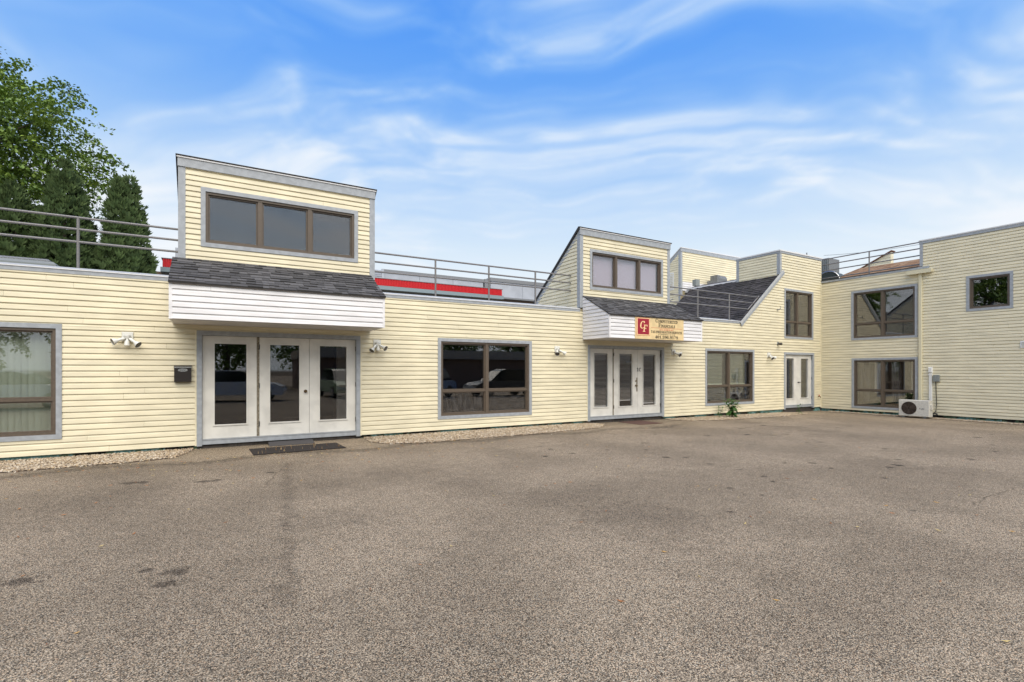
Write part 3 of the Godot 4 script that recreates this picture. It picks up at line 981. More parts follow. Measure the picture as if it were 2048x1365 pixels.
# ------------------------------------------------------------------ lettering
var serif: SystemFont
func letters(text: String, height: float, depth: float, bold := false) -> MeshInstance3D:
	if serif == null:
		serif = SystemFont.new()
		serif.font_names = PackedStringArray(["Droid Serif"])
		serif.font_weight = 700
	var tm := TextMesh.new()
	tm.text = text
	tm.font = serif
	tm.font_size = 32
	tm.pixel_size = height / 23.0
	tm.depth = depth
	tm.curve_step = 2.0
	tm.horizontal_alignment = HORIZONTAL_ALIGNMENT_CENTER
	tm.vertical_alignment = VERTICAL_ALIGNMENT_CENTER
	var o := MeshInstance3D.new()
	o.mesh = tm
	return o

func fit(q: MeshInstance3D, b: Array, z: float, slant: float) -> void:
	var a: AABB = q.mesh.get_aabb()
	var sx: float = (b[1] - b[0]) / a.size.x
	var sy: float = (b[3] - b[2]) / a.size.y
	if slant > 0: sx = (b[1] - b[0] - slant * (b[3] - b[2])) / a.size.x
	var c := a.position + a.size / 2
	var bs := Basis(Vector3(sx, 0, 0), Vector3(slant * sy, sy, 0), Vector3(0, 0, 1))
	q.transform = Transform3D(bs, Vector3((b[0] + b[1]) / 2, (b[2] + b[3]) / 2, z) - bs * Vector3(c.x, c.y, 0))

func place_text(o: MeshInstance3D, parent: Node3D, called: String, m: Material) -> void:
	o.name = called
	o.material_override = m
	parent.add_child(o, true)

func sign_board() -> void:
	var z := 1.12 + 0.02
	var o := thing("shop_sign", "tan tax office sign with a red monogram panel, fixed to the canopy", "sign", Vector3(9.93, 2.345, z))
	var w := 1.90
	var h := 0.60
	var mb := MB.new()
	mb.cut_box(Vector3(0, 0, 0), Vector3(w, h, 0.02), 0.002)
	put("board", mb, M.sign, o)
	mb = MB.new()
	mb.box(Vector3(0.047, 0.094, 0.0205), Vector3(0.540, 0.585, 0.023))
	put("panel_border", mb, M.ink_red, o)
	mb = MB.new()
	mb.box(Vector3(0.054, 0.101, 0.0235), Vector3(0.533, 0.578, 0.0245))
	put("panel_edge", mb, M.sign_pale, o)
	mb = MB.new()
	mb.box(Vector3(0.080, 0.127, 0.025), Vector3(0.506, 0.558, 0.027))
	put("monogram_panel", mb, M.sign_red, o)
	for t in [["C", [0.150, 0.350, 0.285, 0.492]], ["F", [0.265, 0.445, 0.198, 0.392]]]:
		var q := letters(t[0], 0.2, 0.004)
		fit(q, t[1], 0.029, 0.22)
		place_text(q, o, "lettering", M.sign_pale)
	for t in [["C", [0.762, 0.842, 0.478, 0.585]], ["OMPUTERIZED", [0.850, 1.644, 0.474, 0.552]], ["F", [0.876, 0.955, 0.350, 0.456]], ["INANCIALS", [0.962, 1.54, 0.346, 0.424]], ["TAX PREPARATION SERVICES", [0.585, 1.824, 0.182, 0.247]], ["401.596.9179", [0.743, 1.657, 0.030, 0.112]]]:
		var q := letters(t[0], 0.1, 0.003)
		fit(q, t[1], 0.0225, 0.0)
		place_text(q, o, "lettering", M.ink)
	mb = MB.new()
	mb.box(Vector3(0.59, 0.322, 0.0205), Vector3(1.82, 0.329, 0.0225))
	put("rule", mb, M.ink_red, o)
	# two lines of print too small to read in the photograph
	for r in [[0.93, 1.48, 0.28, 0.036, M.ink_red], [0.86, 1.54, 0.148, 0.024, M.ink]]:
		mb = MB.new()
		var x: float = r[0]
		while x < r[1]:
			var k := rng.randf_range(0.012, 0.022)
			mb.box(Vector3(x, r[2] - r[3] / 2, 0.0205), Vector3(x + k * 0.5, r[2] + r[3] / 2 * rng.randf_range(0.5, 1.0), 0.022))
			x += k + (0.02 if rng.randf() < 0.15 else 0.0)
		put("small_print", mb, r[4], o)

# ------------------------------------------------------------------ fittings
func railing(label: String, rails: Array, posts: Array, m: Material, extra := []) -> void:
	var o := thing("roof_railing", label, "railing")
	for r in rails:
		var mb := MB.new()
		mb.tube(r, [0.021, 0.021] if r.size() == 2 else [0.021, 0.021, 0.021], 8)
		put("rail", mb, m, o)
	for p in posts:
		var mb := MB.new()
		mb.tube([p[0], p[1]], [0.024, 0.024], 8)
		mb.tube([p[0], p[0] + Vector3(0, 0.012, 0)], [0.06, 0.06], 10)
		put("post", mb, m, o)

func railings() -> void:
	var z := -0.40
	var hs := [4.21, 4.0, 3.775]
	var r := []
	for h in hs: r.append([Vector3(-6.0, h, z), Vector3(-0.50, h, z)])
	railing("grey pipe railing on the roof in front of the dark conifers", r, [[Vector3(-5.0, 3.22, z), Vector3(-5.0, 4.2, z)], [Vector3(-2.06, 3.22, z), Vector3(-2.06, 4.2, z)]], M.rail)
	r = []
	for h in hs: r.append([Vector3(3.14, h, z), Vector3(9.0, h, z)])
	var p := []
	for x in [4.76, 6.25, 7.70]: p.append([Vector3(x, 3.22, z), Vector3(x, 4.2, z)])
	railing("grey pipe railing on the roof between the two dormers", r, p, M.rail)
	r = []
	var ends := [17.26, 16.97, 16.67]
	var zr := -0.12
	for k in 3: r.append([Vector3(12.5, [4.165, 3.93, 3.69][k], zr), Vector3(ends[k], [4.165, 3.93, 3.69][k], zr)])
	r.append([Vector3(17.31, 4.205, zr), Vector3(16.63, 3.655, zr)])
	p = []
	for x in [13.99, 15.62]: p.append([Vector3(x, 3.25, zr), Vector3(x, 4.16, zr)])
	railing("pale pipe railing whose end leans along the dark shingle slope", r, p, M.rail)
	r = []
	for h in [5.96, 5.74, 5.50]: r.append([Vector3(XW + 0.12, h, 0.0), Vector3(XW + 0.12, h, 3.38)])
	r.append([Vector3(XW + 0.12, 5.19, 0.0), Vector3(XW + 0.12, 5.19, 3.38)])
	railing("dark pipe railing on the wing roof before the brown shingles", r, [[Vector3(XW + 0.12, 5.05, 1.70), Vector3(XW + 0.12, 5.95, 1.70)]], M.rail)

func floodlight(at: Vector3, aims: Array, sensor: bool, label: String) -> void:
	var o := thing("floodlight", label, "floodlight", at, "twin floodlights on the clapboard wall")
	var mb := MB.new()
	mb.cut_box(Vector3(-0.085, -0.085, 0.004), Vector3(0.085, 0.085, 0.03), 0.008)
	put("back_plate", mb, M.lamp_white, o)
	mb = MB.new()
	mb.tube([Vector3(0, -0.005, 0.03), Vector3(0, -0.01, 0.075), Vector3(0, -0.012, 0.085)], [0.058, 0.055, 0.03], 14)
	put("junction", mb, M.lamp_white, o)
	for a in aims:
		var d: Vector3 = a
		d = d.normalized()
		var s := Vector3(signf(a.x) * 0.03, -0.03, 0.06)
		mb = MB.new()
		mb.tube([s, s + d * 0.03, s + d * 0.10, s + d * 0.105, s + d * 0.115, s + d * 0.15, s + d * 0.19, s + d * 0.205], [0.018, 0.026, 0.027, 0.02, 0.024, 0.042, 0.06, 0.062], 14, false)
		var head := put("lamp_head", mb, M.lamp_white, o)
		mb = MB.new()
		mb.tube([s + d * 0.188, s + d * 0.197], [0.057, 0.05], 14)
		put("lens", mb, M.lens, head)
	if sensor:
		mb = MB.new()
		mb.tube([Vector3(0, -0.05, 0.07), Vector3(0, -0.09, 0.09), Vector3(0, -0.155, 0.105), Vector3(0, -0.165, 0.107)], [0.018, 0.034, 0.045, 0.03], 12)
		put("sensor", mb, M.lamp_white, o)

func fittings() -> void:
	floodlight(Vector3(-1.30, 2.08, 0.014), [Vector3(-1, -0.45, 0.5), Vector3(0.9, -0.75, 0.55)], true, "white twin floodlight between the green blinds and the mailbox")
	floodlight(Vector3(3.19, 2.08, 0.014), [Vector3(-0.8, -0.9, 0.5), Vector3(0.7, -0.55, 0.9)], true, "white twin floodlight beside the plain glazed doors, under the canopy end")
	floodlight(Vector3(8.13, 2.06, 0.014), [Vector3(-0.6, -0.7, 0.9), Vector3(1, -0.55, 0.4)], false, "white twin floodlight between the streaky window and the sign doors")
	floodlight(Vector3(12.66, 2.06, 0.014), [Vector3(0.1, -0.4, 1.0), Vector3(1, -0.1, 0.7)], false, "white twin floodlight between the sign doors and the slatted blind window")
	floodlight(Vector3(17.68, 2.05, 0.014), [Vector3(-0.3, -0.6, 0.9), Vector3(1, -0.5, 0.6)], false, "white twin floodlight beside the narrow double door")
	# mailbox
	var o := thing("mailbox", "dark brown wall mailbox with an oval badge beside the glazed doors", "mailbox", Vector3(-0.465, 1.26, 0.014))
	var mb := MB.new()
	mb.cut_box(Vector3(-0.135, 0, 0), Vector3(0.135, 0.275, 0.10), 0.008)
	put("box", mb, M.mailbox, o)
	mb = MB.new()
	mb.prism([Vector2(0, 0.276), Vector2(0.112, 0.262), Vector2(0.118, 0.272), Vector2(0.112, 0.29), Vector2(0, 0.315)], -0.14, 0.14, Transform3D(Basis(Vector3(0, 0, 1), Vector3(0, 1, 0), Vector3(-1, 0, 0)), Vector3.ZERO))
	put("lid", mb, M.mailbox, o)
	mb = MB.new()
	mb.box(Vector3(-0.14, 0.262, 0.1185), Vector3(0.14, 0.282, 0.121))
	put("lid_edge", mb, M.chrome, o)
	mb = MB.new()
	var ov := []
	for k in 24: ov.append(Vector2(cos(TAU * k / 24) * 0.078, 0.222 + sin(TAU * k / 24) * 0.03))
	mb.prism(ov, 0.1, 0.106)
	put("badge", mb, M.chrome, o)
	mb = MB.new()
	ov = []
	for k in 24: ov.append(Vector2(cos(TAU * k / 24) * 0.05, 0.222 + sin(TAU * k / 24) * 0.016))
	mb.prism(ov, 0.106, 0.1075)
	put("badge_centre", mb, M.galvanised, o)
	# security camera and other small wall fittings
	o = thing("security_camera", "small dark dome camera between the narrow door and the upper window", "camera", Vector3(18.25, 2.49, 0.012))
	mb = MB.new()
	mb.tube([Vector3(0, 0, 0), Vector3(0, 0, 0.03)], [0.06, 0.055], 14)
	put("mount", mb, M.box_grey, o)
	mb = MB.new()
	mb.tube([Vector3(0, -0.01, 0.03), Vector3(0, -0.02, 0.08), Vector3(0.02, -0.025, 0.15), Vector3(0.022, -0.026, 0.16)], [0.03, 0.052, 0.05, 0.04], 12)
	put("housing", mb, M.lens, o)
	o = thing("wall_hook", "small metal bracket on the clapboard under the roof slope", "bracket", Vector3(18.21, 3.80, 0.012))
	mb = MB.new()
	mb.tube([Vector3(0, -0.03, 0), Vector3(0, -0.05, 0.08), Vector3(0.05, -0.02, 0.10), Vector3(0.06, 0.07, 0.10)], [0.02, 0.022, 0.018, 0.012], 8)
	put("arm", mb, M.galvanised, o)
	o = thing("spigot", "brass garden tap low on the wall near the inner corner", "tap", Vector3(20.95, 0.45, 0.012))
	mb = MB.new()
	mb.tube([Vector3(0, 0, 0), Vector3(0, 0, 0.07), Vector3(0, -0.02, 0.1), Vector3(0, -0.06, 0.11)], [0.016, 0.018, 0.018, 0.014], 8)
	put("spout", mb, M.brass, o)
	mb = MB.new()
	mb.tube([Vector3(0, 0.02, 0.06), Vector3(0, 0.045, 0.06), Vector3(0, 0.05, 0.06)], [0.006, 0.03, 0.03], 10)
	put("wheel_handle", mb, M.red_metal, o)
	# mats
	o = thing("door_mat", "long black rubber mat strewn with leaf bits before the plain glazed doors", "mat", Vector3(1.42, ground_y(0) + 0.004, 0.95))
	o.rotation.y = 0.03
	mb = MB.new()
	mb.cut_box(Vector3(-0.80, -0.40, 0), Vector3(0.80, 0.40, 0.012), 0.006, Transform3D(Basis(Vector3(1, 0, 0), Vector3(0, 0, -1), Vector3(0, 1, 0)), Vector3.ZERO))
	put("pad", mb, M.rubber, o)
	mb = MB.new()
	mb.colored = true
	for k in 46:
		var q := Vector3(rng.randf_range(-0.74, 0.74), 0.0135, rng.randf_range(-0.35, 0.35))
		var a := rng.randf() * TAU
		var d := Vector3(cos(a), 0, sin(a)) * rng.randf_range(0.005, 0.018)
		var e := Vector3(-d.z, 0.1, d.x) * 0.45
		mb.tint = [Color(0.22, 0.15, 0.08), Color(0.30, 0.22, 0.12), Color(0.16, 0.09, 0.04)][k % 3]
		mb.quad(q - d, q - e, q + d, q + e)
	put("leaf_litter", mb, M.stone, o)
	o = thing("ramp_strip", "dark metal strip lying at the foot of the plain glazed doors", "strip", Vector3(1.40, ground_y(0) + 0.004, 0.20))
	mb = MB.new()
	mb.prism([Vector2(-0.15, 0.0), Vector2(0.15, 0.0), Vector2(0.15, 0.006), Vector2(-0.13, 0.055), Vector2(-0.15, 0.055)], -0.42, 0.42, Transform3D(Basis(Vector3(0, 0, 1), Vector3(0, 1, 0), Vector3(-1, 0, 0)), Vector3.ZERO))
	put("plate", mb, mat(Color(0.30, 0.29, 0.29), 0.6, 0.2), o)
	o = thing("door_mat", "thin reddish brown mat before the sign doors", "mat", Vector3(10.75, ground_y(10.75) + 0.004, 0.50))
	mb = MB.new()
	mb.cut_box(Vector3(-0.45, -0.45, 0), Vector3(0.45, 0.45, 0.010), 0.004, Transform3D(Basis(Vector3(1, 0, 0), Vector3(0, 0, -1), Vector3(0, 1, 0)), Vector3.ZERO))
	put("pad", mb, mat(Color(0.33, 0.23, 0.19), 0.95), o)
	# condenser by the wing
	var gy := ground_y(20.8)
	o = thing("air_conditioner", "white outdoor air conditioner unit with a round fan grille against the wing", "air conditioner", Vector3(20.62, gy + 0.012, 3.43))
	o.basis = side_frame(0).basis
	o.rotation.y += 0.04
	var ww := 0.43
	mb = MB.new()
	mb.cut_box(Vector3(-ww, 0.05, -0.15), Vector3(ww, 0.60, 0.15), 0.015)
	put("casing", mb, M.casing, o)
	mb = MB.new()
	for s in [-0.3, 0.3]: mb.box(Vector3(s - 0.04, 0, -0.16), Vector3(s + 0.04, 0.05, 0.13))
	put("feet", mb, M.galvanised, o)
	mb = MB.new()
	ov = []
	for k in 32: ov.append(Vector2(-0.13 + cos(TAU * k / 32) * 0.215, 0.325 + sin(TAU * k / 32) * 0.215))
	mb.prism(ov, 0.15, 0.153)
	put("fan_opening", mb, mat(Color(0.16, 0.12, 0.10), 0.8), o)
	mb = MB.new()
	for j in 9:
		var rr := 0.03 + 0.0235 * j
		var path := []
		var rad := []
		for k in 33:
			path.append(Vector3(-0.13 + cos(TAU * k / 32) * rr, 0.325 + sin(TAU * k / 32) * rr, 0.162)); rad.append(0.0022)
		mb.tube(path, rad, 4, false)
	for k in 8:
		var a := TAU * k / 8
		mb.tube([Vector3(-0.13 + cos(a) * 0.03, 0.325 + sin(a) * 0.03, 0.165), Vector3(-0.13 + cos(a) * 0.222, 0.325 + sin(a) * 0.222, 0.158)], [0.0025, 0.0025], 4)
	put("grille", mb, mat(Color(0.34, 0.29, 0.25), 0.6), o)
	mb = MB.new()
	for k in 3:
		var a := TAU * k / 3 + 0.4
		var d := Vector3(cos(a), sin(a), 0)
		var e := Vector3(-d.y, d.x, 0)
		var c := Vector3(-0.13, 0.325, 0.1545)
		mb.quad(c + d * 0.03 - e * 0.02, c + d * 0.19 - e * 0.05, c + d * 0.19 + e * 0.06, c + d * 0.03 + e * 0.02)
	put("fan_blade", mb, mat(Color(0.22, 0.18, 0.16), 0.6), o)
	mb = MB.new()
	for k in [[0.17, 0.014, 0.05], [0.20, 0.03, 0.012], [0.225, 0.012, 0.03], [0.245, 0.018, 0.035], [0.272, 0.022, 0.028]]:
		mb.box(Vector3(k[0], 0.30, 0.1505), Vector3(k[0] + k[1], 0.30 + k[2], 0.152))
	put("maker_mark", mb, M.ink, o)
	mb = MB.new()
	mb.box(Vector3(ww, 0.30, -0.10), Vector3(ww + 0.035, 0.46, 0.06))
	put("service_cover", mb, M.casing, o)
	o = thing("line_cover", "white plastic pipe cover rising from the outdoor unit up the wing wall", "pipe cover", Vector3(XW - 0.012, 0.30, 3.66))
	o.basis = side_frame(0).basis
	mb = MB.new()
	mb.cut_box(Vector3(-0.045, -0.25, 0), Vector3(0.045, 1.10, 0.06), 0.012)
	put("duct", mb, M.plastic_white, o)
	mb = MB.new()
	mb.cut_box(Vector3(-0.06, 1.10, 0), Vector3(0.06, 1.29, 0.085), 0.02)
	mb.box(Vector3(-0.053, 1.02, 0), Vector3(0.053, 1.06, 0.066))
	put("cap", mb, M.plastic_white, o)
	o = thing("disconnect_box", "small grey electrical box with a black cable on the wing wall", "electrical box", Vector3(XW - 0.012, 1.13, 3.83))
	o.basis = side_frame(0).basis
	mb = MB.new()
	mb.cut_box(Vector3(-0.085, -0.03, 0), Vector3(0.085, 0.20, 0.09), 0.008)
	put("box", mb, M.box_grey, o)
	mb = MB.new()
	mb.tube([Vector3(-0.02, -0.03, 0.05), Vector3(-0.01, -0.35, 0.05), Vector3(0.01, -0.8, 0.055), Vector3(0.0, -1.05, 0.10), Vector3(-0.08, -1.16, 0.30), Vector3(-0.14, -0.93, 0.38)], [0.012, 0.012, 0.012, 0.013, 0.013, 0.012], 8)
	put("cable", mb, M.black, o)
	mb = MB.new()
	var lp := []
	var lr := []
	for k in 25:
		var a := TAU * k / 8.0
		lp.append(Vector3(0.0 + cos(a) * 0.075, -1.16 + sin(a) * 0.05 + k * 0.001, 0.18 + sin(a * 1.7) * 0.04)); lr.append(0.012)
	mb.tube(lp, lr, 6)
	put("cable_coil", mb, M.black, o)
	rooftop()

func rooftop() -> void:
	# exhaust fan on the flat roof before the rear dormer
	var o := thing("exhaust_fan", "galvanised roof exhaust fan with a square neck and drum motor", "exhaust fan", Vector3(19.95, 5.09, -4.0))
	var mb := MB.new()
	mb.cut_box(Vector3(-0.34, 0, -0.34), Vector3(0.34, 0.06, 0.34), 0.01)
	put("curb", mb, M.galvanised, o)
	mb = MB.new()
	mb.hexa([Vector3(-0.24, 0.06, -0.24), Vector3(0.24, 0.06, -0.24), Vector3(0.28, 0.5, -0.28), Vector3(-0.28, 0.5, -0.28), Vector3(-0.24, 0.06, 0.24), Vector3(0.24, 0.06, 0.24), Vector3(0.28, 0.5, 0.28), Vector3(-0.28, 0.5, 0.28)])
	put("neck", mb, M.galvanised, o)
	mb = MB.new()
	mb.cut_box(Vector3(-0.15, 0.5, -0.2), Vector3(0.05, 0.74, 0.2), 0.02)
	mb.tube([Vector3(0.0, 0.56, 0.02), Vector3(0.5, 0.56, 0.02)], [0.19, 0.19], 18)
	put("motor", mb, M.galvanised, o)
	mb = MB.new()
	mb.tube([Vector3(0.5, 0.55, 0), Vector3(0.66, 0.5, 0.02), Vector3(0.74, 0.36, 0.03), Vector3(0.75, 0.1, 0.03)], [0.014, 0.014, 0.014, 0.014], 6)
	put("cable", mb, M.black, o)
	o = thing("junction_box", "small grey metal box standing beside the rear dormer corner", "electrical box", Vector3(18.72, 5.09, -4.1))
	mb = MB.new()
	mb.cut_box(Vector3(-0.13, 0.18, -0.1), Vector3(0.13, 0.46, 0.1), 0.01)
	put("box", mb, M.box_grey, o)
	mb = MB.new()
	mb.tube([Vector3(-0.05, 0.0, 0), Vector3(-0.05, 0.2, 0)], [0.02, 0.02], 8)
	mb.tube([Vector3(0.1, 0.25, 0), Vector3(0.3, 0.14, 0.02), Vector3(0.9, 0.03, 0.02)], [0.012, 0.012, 0.012], 6)
	put("conduit", mb, M.black, o)
	o = thing("skylight", "long low grey skylight kerb on the roof before the conifers", "skylight", Vector3(-4.2, 3.22, -1.3))
	mb = MB.new()
	mb.cut_box(Vector3(-1.4, -0.45, 0), Vector3(1.75, 0.45, 0.24), 0.05, Transform3D(Basis(Vector3(1, 0, 0), Vector3(0, 0, -1), Vector3(0, 1, 0)), Vector3.ZERO))
	put("curb", mb, M.box_grey, o)
	mb = MB.new()
	mb.cut_box(Vector3(-1.3, -0.38, 0.2405), Vector3(1.65, 0.38, 0.29), 0.03, Transform3D(Basis(Vector3(1, 0, 0), Vector3(0, 0, -1), Vector3(0, 1, 0)), Vector3.ZERO))
	put("dome", mb, M.galvanised, o)
	o = thing("satellite_dish", "small grey satellite dish seen beyond the sign dormer", "dish", Vector3(16.9, 3.2, -4.4))
	mb = MB.new()
	var prof := []
	var pr := []
	for k in 7:
		prof.append(Vector3(-0.04 * (1 - pow(k / 6.0, 2)) * 0, 0, 0)); pr.append(0)
	var ax := Vector3(0.5, 0.35, 0.8).normalized()
	var cc := Vector3(0.1, 1.35, 0)
	mb.tube([cc, cc + ax * 0.01, cc + ax * 0.035, cc + ax * 0.08], [0.02, 0.12, 0.22, 0.30], 20, false)
	put("reflector", mb, M.box_grey, o)
	mb = MB.new()
	mb.tube([Vector3(0, 0, 0), Vector3(0, 1.1, 0), cc], [0.025, 0.025, 0.02], 8)
	mb.tube([cc - Vector3(0, 0.15, 0), cc + ax * 0.42 - Vector3(0, 0.12, 0)], [0.012, 0.02], 6)
	put("mast", mb, M.galvanised, o)
	o = thing("vent_hood", "curved pale vent hood at the foot of the dark shingle slope", "vent", Vector3(15.75, 3.2, -3.4))
	mb = MB.new()
	mb.tube([Vector3(0, 0, 0), Vector3(0, 0.62, 0), Vector3(0.03, 0.76, 0), Vector3(0.14, 0.86, 0.02), Vector3(0.3, 0.84, 0.04), Vector3(0.38, 0.70, 0.05)], [0.11, 0.11, 0.115, 0.12, 0.125, 0.13], 12)
	put("elbow", mb, M.plastic_white, o)
	mb = MB.new()
	mb.tube([Vector3(0, 0, 0), Vector3(0, 0.05, 0)], [0.2, 0.14], 12)
	put("flashing", mb, M.galvanised, o)
	# condenser and duct on the wing roof
	o = thing("rooftop_unit", "tall slatted grey condenser cabinet on the wing roof", "condenser", Vector3(22.9, 5.03, -0.75))
	mb = MB.new()
	mb.cut_box(Vector3(-0.4, 0.0, -0.4), Vector3(0.4, 1.22, 0.4), 0.02)
	put("cabinet", mb, M.galvanised, o)
	for k in 9:
		mb = MB.new()
		mb.box(Vector3(-0.42, 0.5, -0.3 + 0.075 * k), Vector3(-0.401, 1.16, -0.26 + 0.075 * k))
		put("slat", mb, M.box_grey, o)
	o = thing("duct_hood", "dark rounded duct with a bright metal edge beside the condenser cabinet", "duct", Vector3(22.3, 5.03, -0.15))
	mb = MB.new()
	var arc := [Vector2(-0.45, 0.0), Vector2(0.45, 0.0)]
	for k in 13: arc.append(Vector2(cos(PI * k / 12) * 0.45, 0.12 + sin(PI * k / 12) * 0.42))
	mb.prism(arc, -0.3, 0.3, side_frame(0))
	put("hood", mb, mat(Color(0.26, 0.29, 0.28), 0.5), o)
	mb = MB.new()
	var edge := []
	var er := []
	for k in 9:
		edge.append(Vector3(-0.3, 0.12 + sin(PI * k / 12) * 0.43, cos(PI * k / 12) * 0.46)); er.append(0.025)
	mb.tube(edge, er, 6)
	put("rim", mb, M.chrome, o)
	o = thing("roof_vent", "pale round vent cap on top of the tall block", "vent", Vector3(20.75, 6.02, -0.9))
	mb = MB.new()
	mb.tube([Vector3(0, 0, 0), Vector3(0, 0.12, 0), Vector3(0, 0.13, 0), Vector3(0, 0.24, 0), Vector3(0, 0.33, 0), Vector3(0, 0.36, 0)], [0.2, 0.2, 0.34, 0.32, 0.2, 0.05], 18)
	put("cap", mb, M.drip, o)
	mb = MB.new()
	mb.tube([Vector3(0.33, -0.05, 0.4), Vector3(0.33, 0.3, 0.4)], [0.025, 0.025], 8)
	put("pipe", mb, M.galvanised, o)
	# a gabled house end beyond the wing roof
	o = thing("gable_house", "cream clapboard gable with a brown roof edge beyond the wing roof", "house", Vector3(28.0, 0.0, 0.0))
	mb = MB.new()
	mb.prism([Vector2(-3.4, 0.0), Vector2(-0.40, 0.0), Vector2(-0.40, 7.15), Vector2(-3.4, 5.75)], -0.25, 0.0, side_frame(0))
	put("wall", mb, M.cream[2], o)
	var y := 5.3
	while y < 7.05:
		mb = MB.new()
		var zl := maxf(-3.4, -0.40 - (7.15 - y) / 0.467)
		mb.hexa([Vector3(-0.001, y, zl), Vector3(-0.001, y, -0.41), Vector3(-0.001, y + 0.2, -0.41), Vector3(-0.001, y + 0.2, minf(zl + 0.42, -0.42)), Vector3(-0.03, y, zl), Vector3(-0.03, y, -0.41), Vector3(-0.004, y + 0.2, -0.41), Vector3(-0.004, y + 0.2, minf(zl + 0.42, -0.42))])
		put("siding_board", mb, M.cream[1], o)
		y += 0.2
	mb = MB.new()
	mb.prism([Vector2(-3.6, 5.68), Vector2(-0.34, 7.19), Vector2(-0.34, 7.22), Vector2(-3.6, 5.71)], -0.3, 0.12, side_frame(0))
	put("roof", mb, mat(Color(0.42, 0.28, 0.20), 0.9), o)
	o = thing("overhead_wire", "thin dark wire sagging above the wing railing", "wire", Vector3(21.5, 6.17, -0.05))
	mb = MB.new()
	var wp := []
	var wr := []
	for k in 11:
		var f := k / 10.0
		wp.append(Vector3(0, lerpf(0, -0.25, f) - 0.06 * sin(PI * f), lerpf(0, 3.4, f))); wr.append(0.006)
	mb.tube(wp, wr, 5)
	put("strand", mb, M.black, o)

func interiors() -> void:
	# vertical blinds in the first window
	var o := thing("vertical_blind", "pale green vertical blinds hanging across the window beside the mailbox wall", "blind", Vector3(-4.75, 0.42, -0.22))
	var mb := MB.new()
	mb.box(Vector3(0, 1.76, -0.02), Vector3(2.45, 1.80, 0.02))
	put("head_rail", mb, M.green_blind, o)
	mb = MB.new()
	mb.quad(Vector3(-0.045, 0, 0.006), Vector3(0.0, 0, 0.0), Vector3(0.0, 1.76, 0.0), Vector3(-0.045, 1.76, 0.006))
	mb.quad(Vector3(0.0, 0, 0.0), Vector3(0.045, 0, -0.008), Vector3(0.045, 1.76, -0.008), Vector3(0.0, 1.76, 0.0))
	var vane := mb.mesh()
	for k in 29:
		var q := put("vane", vane, M.green_blind, o)
		q.position = Vector3(0.04 + 0.083 * k, 0, 0)
		q.rotation.y = 0.36 + rng.randf_range(-0.05, 0.05)
	for k in 2:
		blind(FRONT, [14.36, 15.52][k], [15.26, 16.50][k], 1.0, 2.10, -0.14, 0.05, 0.8, M.blind, ["pale green slatted blind in the plant window, on the side of the sign doors", "pale green slatted blind in the plant window, on the side of the narrow door"][k], "blinds in the plant window")
	curtain(FRONT, 18.80, 19.30, 2.85, 4.4, -0.3, M.curtain, "pale curtain gathered at one side of the upper window over the narrow door")
	var W := side_frame(XW)
	var where := [[1.30, 1.62], [1.78, 2.12], [2.35, 2.65], [2.95, 3.2]]
	for k in 4:
		curtain(W, where[k][0], where[k][1], 0.65 if k % 2 else 0.3, 1.84, -0.35, M.curtain if k % 2 else M.curtain_dark, ["dark curtain at the inner corner side of the ground floor wing window", "pale curtain beside the mullion of the ground floor wing window", "dark curtain just past the mullion of the ground floor wing window", "pale curtain at the downpipe side of the ground floor wing window"][k])
	for k in 2:
		o = thing("interior_door", ["pale panelled inner door glimpsed through the plain glazed doors", "pale partition edge glimpsed through the fixed panel of the plain glazed doors"][k], "door", [Vector3(2.75, 0.1, -1.7), Vector3(-0.35, 0.1, -1.0)][k])
		mb = MB.new()
		mb.cut_box(Vector3(0, 0, -0.05), Vector3([0.42, 0.14][k], 2.4, 0.0), 0.006)
		put("leaf", mb, M.door, o)
		mb = MB.new()
		mb.box(Vector3(-0.08, 0, -0.04), Vector3(-0.002, 2.45, 0.03))
		put("jamb", mb, M.door, o)

func curtain(t: Transform3D, u0: float, u1: float, y0: float, y1: float, z: float, m: Material, label: String) -> void:
	var mb := MB.new()
	var n := 28
	for i in n:
		var p := []
		var nn := []
		for k in [i, i + 1]:
			var f := float(k) / n
			p.append(Vector3(lerpf(u0, u1, f), 0, z + 0.03 * sin(f * (u1 - u0) * 70.0) + 0.012 * sin(f * 31.0)))
		for a in [0, 1]:
			pass
		mb.quad(t * (p[0] + Vector3(0, y0, 0)), t * (p[1] + Vector3(0, y0, 0)), t * (p[1] * Vector3(1, 1, 1) + Vector3(0, y1, 0)), t * (p[0] + Vector3(0, y1, 0)))
	tag(put("curtain", mb, m), label, "curtain", "curtains in the wing")

